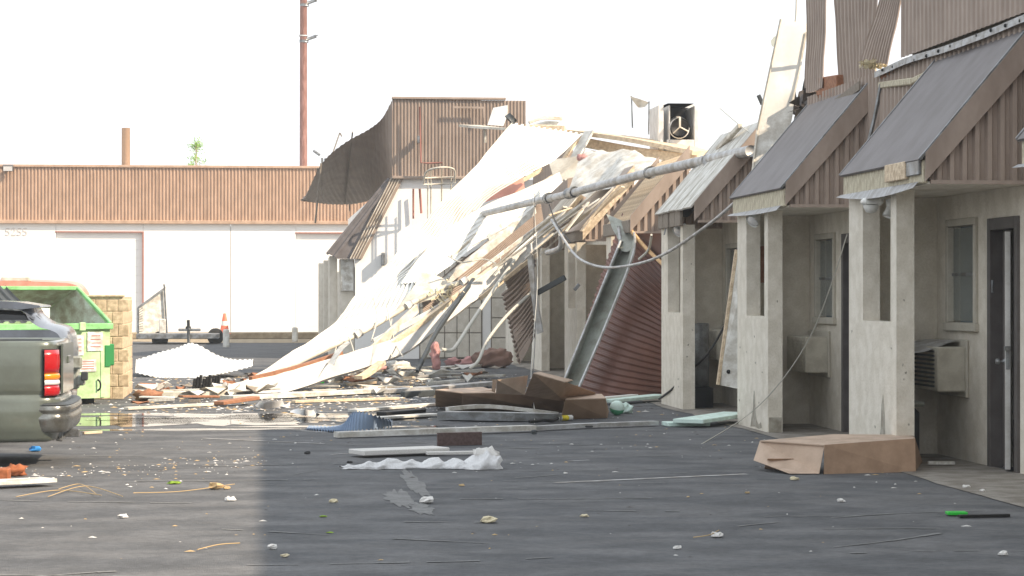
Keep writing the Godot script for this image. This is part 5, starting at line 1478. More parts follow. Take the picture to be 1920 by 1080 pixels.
	for i in 40:   # torn roofing felt and fixings behind the third hood
		var p = Vector3(6.869, 3.994, -30.4).lerp(Vector3(6.893, 4.103, -29), rng.randf()) + Vector3(rng.randfn() * 0.06, rng.randfn() * 0.06, rng.randfn() * 0.12)
		var u = Vector3(rng.randfn(), rng.randfn(), rng.randfn()).normalized() * 0.16
		var v = u.cross(Vector3(rng.randfn(), rng.randfn(), rng.randfn())).normalized() * 0.1
		s.quad(p - u, p + v, p + u, p - v)
	solo("roofing_felt", s, M.door_paint, "shredded dark roofing felt behind the tall standing sheet", "roofing felt")
	s = Shape.new()
	s.slab([Vector3(6.732, 4.053, -29.2), Vector3(6.853, 4.021, -28.8), Vector3(6.753, 3.892, -29)], Vector3(0, 0, -0.02))
	solo("torn_scrap", s, M.white_sheet, "bright triangular scrap at the foot of the torn parapet", "scrap")
	member("strap", [Vector3(6.659, 3.945, -26.3), Vector3(6.684, 3.855, -27.4), Vector3(6.675, 3.801, -28)], 0.02, 0.1, M.grey_wood, "grey board lying down the slope of the third awning", "board")
	member("strut", [Vector3(6.719, 3.897, -25.6), Vector3(6.674, 3.543, -25.7), Vector3(6.616, 3.21, -25.8)], 0.03, 0.03, M.steel, "thin rod leaning between the two nearest awnings", "rod")
	# cables
	hose("cable", [Vector3(5.886, 2.774, -29.4), Vector3(5.912, 2.541, -31.4), Vector3(5.781, 2.204, -34), Vector3(5.63, 2.061, -36), Vector3(5.369, 2.039, -37.6), Vector3(5.119, 2.197, -38.6), Vector3(5.01, 2.513, -39.6), Vector3(4.965, 2.894, -41)], 0.022, M.galvanised, "thick grey cable sagging between the awnings and the wreck", "cable")
	hose("cable", [Vector3(4.565, 3.309, -40), Vector3(4.478, 2.508, -39.4), Vector3(4.391, 1.196, -38.4), Vector3(3.914, 0.466, -34.5), Vector3(3.322, -0.063, -29.4)], 0.006, M.cable_dark, "dark cable hanging plumb from the fallen pole over the cartons", "cable")
	hose("cable", [Vector3(4.558, 3.152, -40.1), Vector3(4.379, 1.88, -38), Vector3(3.894, 0.54, -34.6), Vector3(3.508, 0.105, -30.8), Vector3(3.228, -0.096, -28.4)], 0.005, M.cable_light, "pale cable hanging beside the dark plumb cable", "cable")
	hose("wire", [Vector3(5.168, 3.226, -43), Vector3(5.181, 2.851, -42), Vector3(5.298, 2.5, -41)], 0.012, M.cable_dark, "dark wire looped from the middle of the fallen pole", "wire")
	hose("wire", [Vector3(5.745, 2.194, -23.2), Vector3(5.787, 1.725, -24), Vector3(5.89, 1.157, -25.4), Vector3(5.825, 0.62, -26.6), Vector3(5.679, 0.176, -27.8), Vector3(4.535, -0.027, -25)], 0.006, M.cable_light, "pale wire slanting from the nearest porch wall to the asphalt", "wire")
	hose("cable", [Vector3(6.035, 1.188, -31), Vector3(6.126, 0.894, -32.3), Vector3(6.114, 0.65, -33.2), Vector3(5.981, 0.488, -33.6), Vector3(5.839, 0.269, -33.8), Vector3(5.839, 0.065, -35)], 0.016, M.cable_dark, "dark cable slung round the foot of the fourth porch wall", "cable")
	hose("wire", [Vector3(6.847, 5.496, -29), Vector3(6.986, 4.746, -30), Vector3(6.967, 4.304, -30.4), Vector3(6.97, 4.01, -30.6)], 0.018, M.cable_dark, "dark wire running up beside the torn parapet", "wire")
	hose("wire", [Vector3(6.959, 5.664, -30.8), Vector3(6.952, 5.315, -30.8), Vector3(6.938, 5.148, -30.8)], 0.012, M.cable_light, "thin wire above the tall standing sheet", "wire")
	hose("rod", [Vector3(5.821, 2.622, -37.6), Vector3(5.971, 2.323, -37), Vector3(6.138, 1.997, -36)], 0.03, M.new_wood, "pale orange rod across the top of the dark red sheet", "rod")
	hose("wire", [Vector3(5.957, 2.525, -36.4), Vector3(5.973, 2.303, -36.8), Vector3(5.854, 2.157, -37)], 0.02, M.cable_light, "grey loop hanging over the dark red sheet", "wire")
	hose("downpipe", [Vector3(5.684, 2.692, -38), Vector3(5.689, 2.304, -37.8), Vector3(5.569, 1.965, -37.8), Vector3(5.426, 1.668, -38)], 0.03, M.galvanised, "bent downpipe at the top of the leaning trough", "pipe")
	hose("downpipe", [Vector3(5.131, 2.637, -41), Vector3(5.138, 2.421, -41.2), Vector3(5.01, 2.343, -42)], 0.05, M.galvanised, "bent grey pipe below the sunlit gable of the far awning", "pipe")
	# corrugated white sheet lying in the sun by the wall end
	var hp = thing("ground_sheet", "white scalloped ribbed sheet lying peaked on the ground in the sun", "metal sheet", Vector3(-1.301, 0, -45.67))
	var near := [Vector3(-2.435, 0.096, -47.2), Vector3(-1.95, 0, -46.9), Vector3(-1.531, -0.042, -46.6), Vector3(-1.021, 0.048, -46.6), Vector3(-0.613, 0.119, -46.6), Vector3(-0.164, 0.225, -46.8)]
	var far := [Vector3(-2.506, 0.275, -49), Vector3(-2.14, 0.415, -49.4), Vector3(-1.734, 0.521, -49.5), Vector3(-1.386, 0.62, -49.4), Vector3(-0.913, 0.4, -49), Vector3(-0.531, 0.275, -48.4), Vector3(-0.145, 0.239, -47.4)]
	s = Shape.new()
	s.ribbed(func(u: float, v: float) -> Vector3: return along(near, u).lerp(along(far, u), v) + Vector3(0, 0.12 * sin(v * PI), 0), 26, -0.014, 10)
	part("skin", s, M.white_sheet, hp)
	s = rag([Vector3(-1.578, -0.039, -46.8), Vector3(-1.123, 0.018, -46.6), Vector3(-0.612, 0.091, -46.5)], [Vector3(-1.472, 0.046, -48), Vector3(-1.052, 0.108, -48), Vector3(-0.566, 0.155, -47.8)], 0.03, 6, 12)
	part("folded_lip", s, M.cream_sheet, hp)

# ---------------------------------------------------------------- fixtures, boards on the ground, litter
func ac_unit(k: int, label: String, at: Vector3) -> void:   # window air conditioner box on the unit front
	var a = thing("air_conditioner", label, "air conditioner", at)
	var s := Shape.new()
	s.box(at + Vector3(-0.3, 0, -0.5), at + Vector3(-0.02, 0.43, 0.5), 0.012)
	part("casing", s, M.ac_paint, a)
	s = Shape.new()
	s.box(at + Vector3(-0.03, -0.06, -0.54), at + Vector3(0, 0.5, 0.54), 0.01)
	part("collar", s, M.frame_paint, a)
	for i in 9:
		s = Shape.new()
		s.box(at + Vector3(-0.308, 0.04 + i * 0.042, -0.46), at + Vector3(-0.3, 0.06 + i * 0.042, 0.4))
		part("louvre", s, M.dark_plastic if k == 1 else M.ac_paint, a)
	if k == 1:
		s = Shape.new(true)
		s.grid(10, 6, func(u: float, v: float) -> Vector3: return at + Vector3(lerpf(-0.55, -0.05, u), 0.47 - 0.1 * (1.0 - u) * v - 0.02 * sin(u * 5.0), lerpf(-0.5, 0.35, v)))
		part("torn_hood", s, M.galvanised, a)

func carton(called: String, label: String, pieces: Array) -> void:
	var c = thing(called, label, "cardboard box", pieces[0][1] * Vector3(1, 0, 1))
	for p in pieces:
		var s := Shape.new()
		s.slab(p.slice(1, -1), p[-1])
		part("flap" if p[0] == "f" else "side", s, M.card_pale if p[0] == "f" else M.card, c)

func chip(c: Vector3, r: float, flat: float, seed_value: int) -> Shape:   # a broken lump
	var s := Shape.new(r > 0.07)
	var f := FastNoiseLite.new()
	f.seed = seed_value
	f.frequency = 0.9
	s.grid(9 if r < 0.07 else 14, 5 if r < 0.07 else 9, func(u: float, v: float) -> Vector3:
		var d = Vector3(cos(u * TAU) * sin(v * PI), cos(v * PI), sin(u * TAU) * sin(v * PI))
		var w = d * r * (1.0 + 0.9 * f.get_noise_3dv(d * 1.9))
		return c + Vector3(w.x * 1.25, maxf(w.y * flat + r * flat * 0.8, 0.004), w.z * 0.9))
	return s

func boards_and_litter() -> void:
	ac_unit(1, "air conditioner with torn hood under the nearest window", Vector3(6.75, 0.67, -22.97))
	ac_unit(2, "air conditioner under the second nearest window", Vector3(6.75, 0.67, -28.6))
	ac_unit(3, "air conditioner behind the drum, in the third porch", Vector3(6.75, 0.67, -34.2))
	# camera and lamps under the hoods
	var cam = thing("security_camera", "white dome security camera in the slot of the nearest porch wall", "security camera", Vector3(5.801, 2.454, -22.4))
	var c = cam.position
	var s := Shape.new()
	s.box(c + Vector3(-0.11, 0.0, -0.07), c + Vector3(0.09, 0.07, 0.07), 0.025)
	s.box(c + Vector3(-0.08, 0.01, 0.071), c + Vector3(0.02, 0.03, 0.075))
	part("housing", s, M.white_plastic, cam)
	s = Shape.new(true)
	s.lathe(c + Vector3(-0.02, 0.0, 0), [Vector2(0.075, 0), Vector2(0.07, -0.03), Vector2(0.045, -0.065), Vector2(0, -0.078)], 16)
	part("dome", s, M.white_plastic, cam)
	s = Shape.new(true)
	s.tube([c + Vector3(0.06, 0.05, 0), c + Vector3(0.12, 0.1, 0), c + Vector3(0.14, 0.18, 0)], 0.022)
	part("arm", s, M.white_plastic, cam)
	s = Shape.new(true)
	s.tube([c + Vector3(0.14, 0.06, 0.05), c + Vector3(0.16, -0.02, 0.05), c + Vector3(0.12, -0.11, 0.06)], 0.03, 0.05, 10)
	part("lamp_cone", s, M.white_plastic, cam)
	for e in [[Vector3(5.785, 2.466, -28), "floodlight under the second awning, in the slot of its porch wall"], [Vector3(5.901, 2.49, -33.8), "floodlight under the stripped fascia of the fourth awning"]]:
		var fl = thing("floodlight", e[1], "floodlight", e[0])
		s = Shape.new(true)
		s.lathe(e[0], [Vector2(0.085, 0.0), Vector2(0.08, 0.05), Vector2(0.04, 0.14), Vector2(0.02, 0.17), Vector2(0, 0.17)], 14, Vector3(0.6, 0.6, -0.4).normalized())
		part("shade", s, M.white_plastic, fl)
		s = Shape.new(true)
		s.lathe(e[0] + Vector3(0.01, 0.01, -0.01), [Vector2(0.075, 0.0), Vector2(0.05, -0.02), Vector2(0, -0.028)], 14, Vector3(0.6, 0.6, -0.4).normalized())
		part("lens", s, M.lens_clear, fl)
		s = Shape.new(true)
		s.tube([e[0] + Vector3(0.08, 0.08, -0.06), e[0] + Vector3(0.13, 0.12, -0.06)], 0.025)
		part("bracket", s, M.white_plastic, fl)
	s = Shape.new()
	s.box(Vector3(6.1, 1.75, -29.03), Vector3(6.32, 2.2, -29.0), 0.005)
	solo("notice_board", s, M.red_wood, "small brown notice board on the partition in the second porch", "notice board")
	s = Shape.new()
	s.box(Vector3(6.735, 1.62, -21.72), Vector3(6.751, 1.74, -21.66), 0.004)
	solo("door_bell", s, M.steel, "small grey bell plate beside the nearest door", "door bell")
	# bins in the porches
	var bin = thing("rubbish_bin", "dark grey plastic bin in the nearest porch below the air conditioner", "rubbish bin", Vector3(6.22, 0, -22.9))
	var b0 = bin.position
	s = Shape.new()
	s.box(b0 + Vector3(-0.28, 0, -0.25), b0 + Vector3(0.12, 0.52, 0.25), 0.06)
	part("body", s, M.dark_plastic, bin)
	s = Shape.new()
	s.box(b0 + Vector3(-0.3, 0.521, -0.27), b0 + Vector3(0.16, 0.57, 0.27), 0.02)
	part("lid", s, M.trough_metal, bin)
	var drum = thing("steel_drum", "tall grey steel drum standing in the third porch", "drum", Vector3(6.12, 0, -33.6))
	s = Shape.new(true)
	s.lathe(drum.position, [Vector2(0, 0.3), Vector2(0.2, 0.3), Vector2(0.2, 1.18), Vector2(0.19, 1.2), Vector2(0, 1.2)], 22)
	part("shell", s, M.steel, drum)
	s = Shape.new(true)
	s.lathe(drum.position, [Vector2(0.26, 0.0), Vector2(0.26, 0.28), Vector2(0.2, 0.3), Vector2(0, 0.3)], 22)
	part("base", s, M.black, drum)
	var stool = thing("stool", "grey topped stool standing in the dark far doorway", "stool", Vector3(5.965, 0, -60.215))
	s = Shape.new(true)
	s.lathe(stool.position, [Vector2(0, 0.46), Vector2(0.2, 0.46), Vector2(0.22, 0.49), Vector2(0.2, 0.52), Vector2(0, 0.53)], 16)
	part("seat", s, M.steel, stool)
	s = Shape.new(true)
	s.tube([stool.position, stool.position + Vector3(0, 0.46, 0)], 0.035)
	s.lathe(stool.position, [Vector2(0.24, 0), Vector2(0.22, 0.04), Vector2(0.05, 0.08)], 14)
	part("pedestal", s, M.dark_plastic, stool)
	s = Shape.new(true)
	s.lathe(stool.position + Vector3(0, 0.5, 0), [Vector2(0.02, 0), Vector2(0.02, 0.25), Vector2(0.16, 0.3), Vector2(0.15, 0.42), Vector2(0, 0.44)], 12)
	part("cushion", s, M.dark_plastic, stool)
	# ---- cartons
	carton("cardboard_carton", "crushed brown carton lying in front of the nearest porch wall", [
		["s", Vector3(4.997, 0, -21.028), Vector3(5.882, 0, -21.195), Vector3(5.893, 0.3, -21.254), Vector3(5.001, 0.262, -21.025), Vector3(0, 0, -0.012)],
		["f", Vector3(5.001, 0.262, -21.025), Vector3(5.893, 0.3, -21.254), Vector3(6.031, 0.3, -21.824), Vector3(5.311, 0.3, -21.985), Vector3(4.565, 0.26, -21.735), Vector3(0, -0.01, 0)],
		["f", Vector3(5.009, 0.26, -21.057), Vector3(4.572, 0.258, -21.768), Vector3(4.472, 0.09, -21.576), Vector3(4.548, 0.06, -21.304), Vector3(4.668, 0.012, -20.965), Vector3(4.944, 0.008, -20.99), Vector3(0.004, -0.004, -0.008)],
		["s", Vector3(4.618, 0, -21.797), Vector3(4.741, 0, -21.513), Vector3(4.795, 0.12, -21.315), Vector3(4.555, 0.12, -21.34), Vector3(0, 0, -0.01)],
		["s", Vector3(5.882, 0, -21.195), Vector3(6.305, 0, -22.475), Vector3(6.031, 0.3, -21.824), Vector3(5.893, 0.3, -21.254), Vector3(-0.01, 0, 0)]])
	carton("cardboard_carton", "long open brown carton in front of the leaning dark red sheet", [
		["s", Vector3(2.699, 0.02, -32.365), Vector3(4.054, 0.02, -31.928), Vector3(3.915, 0.33, -31.167), Vector3(3.278, 0.31, -31.382), Vector3(2.622, 0.31, -31.279), Vector3(0, 0, -0.02)],
		["s", Vector3(4.054, 0.02, -31.928), Vector3(4.739, 0.02, -35.433), Vector3(4.405, 0.34, -33.277), Vector3(3.915, 0.33, -31.167), Vector3(-0.015, 0, 0)],
		["f", Vector3(2.622, 0.31, -31.279), Vector3(3.278, 0.31, -31.382), Vector3(3.63, 0.22, -34.901), Vector3(2.963, 0.22, -34.97), Vector3(0, 0.012, 0)],
		["f", Vector3(2.792, 0.42, -28.571), Vector3(3.189, 0.38, -29.032), Vector3(3.228, 0.62, -29.03), Vector3(2.765, 0.6, -28.17), Vector3(0, 0, -0.015)],
		["s", Vector3(2.857, 0.4, -29.374), Vector3(2.765, 0.6, -28.17), Vector3(2.769, 0.58, -28.739), Vector3(2.849, 0.4, -29.703), Vector3(0, 0, -0.015)]])
	carton("cardboard_carton", "small brown carton at the left end of the long open one", [
		["s", Vector3(2.459, 0.02, -33.952), Vector3(2.832, 0.02, -33.429), Vector3(2.683, 0.28, -32.007), Vector3(2.337, 0.31, -32.366), Vector3(0, 0, -0.02)],
		["f", Vector3(2.337, 0.31, -32.366), Vector3(2.683, 0.28, -32.007), Vector3(3.125, 0.3, -32.354), Vector3(3.037, 0.32, -32.97), Vector3(0, 0.012, 0)],
		["s", Vector3(2.459, 0.02, -33.952), Vector3(2.837, 0.02, -36.368), Vector3(2.601, 0.3, -33.536), Vector3(2.337, 0.31, -32.366), Vector3(0.012, 0, 0)]])
	carton("cardboard_carton", "flattened brown carton flap slanting over the long open one", [
		["s", Vector3(3.258, 0.36, -29.665), Vector3(3.932, 0.22, -30.969), Vector3(4.213, 0.2, -31.395), Vector3(4.43, 0.3, -31.682), Vector3(3.826, 0.5, -30.137), Vector3(3.197, 0.68, -28.179), Vector3(0, -0.01, -0.012)],
		["f", Vector3(4.213, 0.2, -31.395), Vector3(4.43, 0.3, -31.682), Vector3(4.508, 0.15, -32.501), Vector3(0, 0, -0.012)],
		["f", Vector3(3.197, 0.68, -28.179), Vector3(3.826, 0.5, -30.137), Vector3(4.019, 0.5, -30.885), Vector3(3.389, 0.66, -29.184), Vector3(0, -0.012, 0)]])
	carton("cardboard_carton", "brown carton at the right end of the carton pile beside the ball", [
		["s", Vector3(3.839, 0, -30.673), Vector3(4.465, 0, -30.877), Vector3(4.416, 0.26, -30.634), Vector3(3.857, 0.26, -30.377), Vector3(0, 0, -0.02)],
		["f", Vector3(3.857, 0.26, -30.377), Vector3(4.416, 0.26, -30.634), Vector3(4.547, 0.26, -31.951), Vector3(4.062, 0.26, -31.658), Vector3(0, 0.012, 0)],
		["s", Vector3(4.465, 0, -30.877), Vector3(4.738, 0, -32.566), Vector3(4.547, 0.26, -31.951), Vector3(4.416, 0.26, -30.634), Vector3(-0.01, 0, 0)]])
	var ball = thing("ball", "white and green ball beside the carton pile", "ball", Vector3(4.697, 0, -31.546))
	var r := 0.1
	for i in 2:
		s = Shape.new(true)
		var prof := []
		for k in 9:
			var a = PI * 0.5 * k / 8.0
			prof.append(Vector2(cos(a) * r, sin(a) * r))
		s.lathe(ball.position + Vector3(0, r, 0), prof, 22, Vector3(0.1, 1.0, 0.3).normalized() * (1.0 if i == 0 else -1.0))
		part("upper_half" if i == 0 else "lower_half", s, M.mint_foam if i == 0 else M.ball_green, ball)
	s = chip(Vector3(4.882, 0, -31.958), 0.075, 1.0, 12)
	solo("foam_lump", s, M.mint_foam, "pale green lump touching the ball", "foam")
	s = Shape.new(true)
	var g0 = Vector3(3.727, 0, -30.161)
	var g1 = Vector3(3.935, 0, -30.399)
	s.tube([g0 + Vector3(0, 0.035, 0), g1 + Vector3(0, 0.035, 0)], 0.034, 0.034, 12)
	var tube_t = solo("sealant_tube", s, M.white_plastic, "white and yellow sealant tube in front of the carton pile", "tube")
	s = Shape.new(true)
	s.tube([g0.lerp(g1, 0.25) + Vector3(0, 0.035, 0), g0.lerp(g1, 0.7) + Vector3(0, 0.035, 0)], 0.0355, 0.0355, 12)
	part("yellow_band", s, M.yellow_label, tube_t)
	s = Shape.new(true)
	s.tube(bent([g0 + Vector3(0, 0.035, 0), Vector3(3.613, 0.03, -29.727), Vector3(3.5, 0.04, -29.674), Vector3(3.413, 0.03, -29.621), Vector3(3.294, 0.03, -29.507)], 5), 0.022, 0.018, 7)
	solo("black_hose", s, M.black, "short black hose lying left of the sealant tube", "hose")
	# ---- boards on the asphalt
	var lying := "boards and trims lying on the asphalt"
	for e in [
		["trim", [Vector3(2.313, 0.17, -29.996), Vector3(2.906, 0.18, -30.441), Vector3(3.795, 0.07, -30.651)], 0.05, 0.05, "white_board", "pale trim along the top of the grey metal channel"],
		["channel", [Vector3(2.318, 0.06, -30.593), Vector3(2.95, 0.07, -30.192), Vector3(3.751, 0.04, -30.301)], 0.3, 0.1, "steel", "grey metal channel lying before the long carton"],
		["plank", [Vector3(0.83, 0.04, -26.858), Vector3(1.996, 0.05, -27.298), Vector3(3.158, 0.05, -27.839)], 0.14, 0.06, "white_board", "longest white plank lying across the court"],
		["plank", [Vector3(3.141, 0.04, -27.909), Vector3(3.8, 0.04, -28.417), Vector3(4.784, 0.04, -28.914)], 0.12, 0.05, "galvanised", "bluish metal trim continuing the longest white plank"],
		["plank", [Vector3(0.931, 0.05, -23.68), Vector3(1.803, 0.05, -24.083)], 0.34, 0.05, "white_foam", "wider white foam plank in front of the longest plank"],
		["plank", [Vector3(1.63, 0.03, -23.752), Vector3(2.197, 0.03, -23.855)], 0.09, 0.03, "white_foam", "thin white strip behind the end of the foam plank"],
		["plank", [Vector3(1.853, 0.07, -25.355), Vector3(2.337, 0.07, -25.495)], 0.03, 0.14, "brown_shingle", "brown shingle board on edge beside the longest plank"],
		["foam_board", [Vector3(4.885, 0.03, -28.848), Vector3(5.411, 0.03, -28.915)], 0.3, 0.05, "mint_foam", "mint foam board end before the second porch wall"],
		["foam_board", [Vector3(5.104, 0.08, -28.489), Vector3(5.981, 0.1, -29.814)], 0.4, 0.05, "mint_foam", "mint foam board resting on the other one, towards the porch"],
		["foam_board", [Vector3(4.942, 0.06, -34.502), Vector3(6.016, 0.08, -35.764)], 0.3, 0.05, "mint_foam", "mint foam board under the dark red sheet"],
		["foam_board", [Vector3(4.767, 0.1, -34.31), Vector3(5.555, 0.1, -35.524)], 0.12, 0.03, "white_foam", "white strip at the foot of the dark red sheet"],
		["plank", [Vector3(1.84, 0.05, -38.558), Vector3(2.905, 0.06, -39.746), Vector3(4.012, 0.07, -41.54)], 0.3, 0.06, "galvanised", "bluish white gutter length left of the cartons"],
		["plank", [Vector3(-0.519, 0.05, -36.395), Vector3(0.578, 0.05, -37.447), Vector3(1.861, 0.05, -38.989)], 0.3, 0.06, "white_board", "cream board in the sun in line with the gutter length"],
		["rod", [Vector3(2.185, 0.05, -37.279), Vector3(2.865, 0.05, -38.028)], 0.1, 0.1, "dark_plastic", "dark bar beside the left end of the small carton"],
		["plank", [Vector3(3.779, 0.06, -50.469), Vector3(4.97, 0.06, -52.674)], 0.18, 0.06, "white_board", "white board at the foot of the end block"],
		["plank", [Vector3(2.583, 0.06, -45.276), Vector3(3.472, 0.05, -46.086), Vector3(4.447, 0.05, -47.248)], 0.08, 0.05, "galvanised", "thin grey rail on the ground below the pink wool"],
		["plank", [Vector3(-1.918, 0.05, -37.508), Vector3(-1.146, 0.06, -37.385), Vector3(-0.546, 0.06, -37.725)], 0.14, 0.08, "cream_sheet", "cream board at the foot of the block wall"],
		["plank", [Vector3(-2.277, 0.05, -20.166), Vector3(-1.987, 0.05, -20.307), Vector3(-1.773, 0.05, -20.458)], 0.25, 0.03, "white_board", "white board at the left edge in the sunlight"],
		["plank", [Vector3(-0.607, 0.05, -34.615), Vector3(-0.092, 0.1, -35.179)], 0.2, 0.05, "red_wood", "orange brown plank beyond the puddle"],
		["plank", [Vector3(-1.862, 0.03, -33.549), Vector3(-0.535, 0.03, -34.881)], 0.1, 0.04, "cream_sheet", "low cream strip near the block wall"],
		["plank", [Vector3(0.469, 0.03, -35.473), Vector3(2.053, 0.03, -36.406)], 0.12, 0.04, "pale_wood", "long cream strip before the fallen gutter"],
		["plank", [Vector3(1.224, 0.03, -32.612), Vector3(2.484, 0.03, -34.396)], 0.14, 0.04, "white_board", "pale board whose right end meets the small carton"],
		["plank", [Vector3(1.42, 0.03, -30.607), Vector3(2.287, 0.03, -31.478)], 0.2, 0.03, "white_board", "pale board along the far edge of the shade"],
		["plank", [Vector3(1.556, 0.05, -31.29), Vector3(2.132, 0.05, -32.1)], 0.16, 0.05, "black", "dark broken strip between two pale boards"],
		["rod", [Vector3(-2.026, 0.02, -27.817), Vector3(-1.834, 0.02, -28.012)], 0.04, 0.03, "pale_wood", "short stick beside the truck bumper"],
		["plank", [Vector3(6.197, 0.03, -21.908), Vector3(6.445, 0.03, -21.882)], 0.06, 0.03, "white_board", "short white stick on the walkway in the nearest porch"],
		["plank", [Vector3(4.938, 0.02, -16.967), Vector3(5.08, 0.02, -16.953)], 0.12, 0.02, "bright_green", "bright green strip at the lower right"],
		["rod", [Vector3(4.969, 0.015, -16.766), Vector3(5.352, 0.015, -16.81)], 0.05, 0.02, "black", "black stick beside the bright green strip"]]:
		member(e[0], e[1], e[2], e[3], M[e[4]], e[5], "board" if e[0] != "rod" else "rod", lying, 4)
	s = Shape.new()
	s.box(Vector3(-2.24, 0.08, -20.706) - Vector3(0, 0.06, 0.1), Vector3(-2.123, 0.08, -20.694) + Vector3(0, 0.05, 0.1), 0.01)
	solo("brick_piece", s, M.brick, "orange brick at the left edge behind the white board", "brick")
	s = chip(Vector3(-2.162, 0, -21.522), 0.08, 0.7, 31)
	solo("brick_piece", s, M.brick, "broken brick lump beside the orange brick", "brick")
	# ribbed blue mat, curled
	s = Shape.new(true)
	var mat_near := [Vector3(0.528, 0.015, -28.521), Vector3(0.802, 0.02, -27.955), Vector3(1.072, 0.03, -27.749), Vector3(1.549, 0.03, -28.486)]
	var mat_far := [Vector3(0.572, 0.03, -28.821), Vector3(0.938, 0.06, -28.346), Vector3(1.1, 0.24, -27.987), Vector3(1.522, 0.12, -28.1)]
	s.grid(220, 14, func(u: float, v: float) -> Vector3: return along(mat_near, u).lerp(along(mat_far, u), v) + Vector3(0, 0.014 * sin(u * 190.0) + 0.04 * sin(v * PI) * smoothstep(0.4, 0.7, u), 0))
	solo("floor_mat", s, M.blue_mat, "blue ribbed mat curled up on the asphalt", "mat")
	# plastic film, trailing to a bunched end
	s = Shape.new(true)
	var line := [Vector3(0.73, 0, -22.067), Vector3(0.977, 0, -22.109), Vector3(1.225, 0, -22.151), Vector3(1.523, 0, -22.189), Vector3(1.763, 0, -22.095), Vector3(1.953, 0, -22.007), Vector3(2.194, 0, -22.05)]
	s.grid(90, 20, func(u: float, v: float) -> Vector3:
		var end = smoothstep(0.78, 0.9, u) * (1.0 - smoothstep(0.96, 1.0, u))
		var wide = (0.1 + 0.28 * smoothstep(0.0, 0.25, u) + 0.1 * end) * (1.0 + 0.35 * crumple.get_noise_1d(u * 260.0))
		var high = (0.025 + 0.05 * smoothstep(0.0, 0.3, u) + 0.09 * end) * (1.0 + 0.7 * crumple.get_noise_1d(u * 330.0 + 40.0))
		var a = v * PI
		var fold = 0.03 * crumple.get_noise_2d(u * 420.0, v * 130.0)
		return along(line, u) + Vector3(0.05 * crumple.get_noise_2d(v * 90.0, u * 90.0), maxf(sin(a) * (high + fold), 0.0) + 0.006, -cos(a) * wide * -0.5 + fold))
	solo("plastic_film", s, M.poly_film, "crumpled clear plastic film trailing over the shaded asphalt", "plastic film")
	s = chip(Vector3(2.052, 0, -22.065), 0.11, 0.9, 61)
	solo("foam_block", s, M.white_foam, "white foam block wrapped in the end of the plastic film", "foam")
	s = Shape.new(true)
	s.grid(20, 20, between([Vector3(-0.134, 0.01, -34.113), Vector3(0.074, 0.02, -33.559), Vector3(0.454, 0.01, -34.378)], [Vector3(-0.09, 0.04, -34.444), Vector3(0.131, 0.16, -33.063), Vector3(0.449, 0.02, -35.173)], 0.08))
	solo("plastic_film", s, M.poly_film, "white plastic sheet heaped beyond the puddle in the sun", "plastic film")
	s = Shape.new(true)
	s.grid(20, 12, between([Vector3(0.353, 0.01, -32.084), Vector3(0.557, 0.02, -31.578), Vector3(0.752, 0.01, -32.186)], [Vector3(0.387, 0.04, -32.491), Vector3(0.569, 0.1, -31.511), Vector3(0.75, 0.02, -32.719)], 0.06))
	solo("plastic_film", s, M.poly_film, "small white plastic sheet left of the blue mat", "plastic film")
	var tub = thing("green_tub", "bright green plastic tub under the fallen gutter", "tub", Vector3(0.961, 0, -42.74))
	s = Shape.new()
	var tp = tub.position
	s.slab([tp + Vector3(-0.14, 0.02, 0), tp + Vector3(-0.17, 0.14, 0), tp + Vector3(0.17, 0.14, 0), tp + Vector3(0.14, 0.02, 0)], Vector3(0, 0, -0.2))
	part("body", s, M.bright_green, tub)
	s = Shape.new()
	s.box(tp + Vector3(-0.18, 0.141, -0.21), tp + Vector3(0.18, 0.16, 0.01), 0.006)
	part("rim", s, M.bright_green, tub)
	var can = thing("paint_can", "white tub with dark front lying under the edge tube", "tub", Vector3(1.3, 0, -49.115))
	s = Shape.new()
	s.box(can.position + Vector3(-0.18, 0.0, -0.4), can.position + Vector3(0.2, 0.28, -0.06), 0.02)
	part("body", s, M.white_board, can)
	s = Shape.new()
	s.box(can.position + Vector3(-0.04, 0.03, -0.058), can.position + Vector3(0.08, 0.2, -0.05))
	part("opening", s, M.dark_void, can)
	s = rag([Vector3(1.218, 0.403, -40), Vector3(1.337, 0.641, -40.4), Vector3(1.495, 0.776, -40.8)], [Vector3(1.087, 0.445, -40.4), Vector3(1.296, 0.704, -40.8), Vector3(1.473, 0.787, -41.2)], 0.04, 6, 10)
	solo("torn_flap", s, M.white_board, "white flap raised over the white tub", "board")
	# rolled insulation and tinted lumps at the foot of the end block
	for e in [[Vector3(5.053, 0, -52.318), 0.32, 0.75, "wool_brown", "brownish roll of insulation lying before the far doorway"], [Vector3(4.645, 0, -53.143), 0.2, 0.6, "pink_wool", "pink wad of insulation beside the brownish roll"], [Vector3(4.308, 0, -53.985), 0.14, 0.7, "pink_wool", "small pink wad right of the hanging wool"], [Vector3(2.274, 0, -49.014), 0.25, 0.5, "pink_wool", "pink wad under the belly of the gutter"], [Vector3(2.878, 0, -51.046), 0.22, 0.5, "white_board", "pale wad right of the gutter belly"], [Vector3(-1.679, 0, -36.558), 0.16, 0.6, "red_wood", "reddish lump at the foot of the block wall"]]:
		s = chip(e[0], e[1], e[2], int(e[1] * 100))
		solo("insulation_wad", s, M[e[3]], e[4], "insulation")
	# dark grating and letters of a broken sign by the white sheet
	for i in 9:
		s = Shape.new()
		var p = Vector3(-1.131, 0, -40.341).lerp(Vector3(-0.729, 0, -40.523), i / 8.0)
		s.beam(p, p + Vector3(0.03, 0.2 + 0.03 * (i % 3), -0.05), 0.035, 0.04)
		solo("grating_bar", s, M.black, "black bar of the broken grating before the white peaked sheet", "grating", "bars of the broken grating")
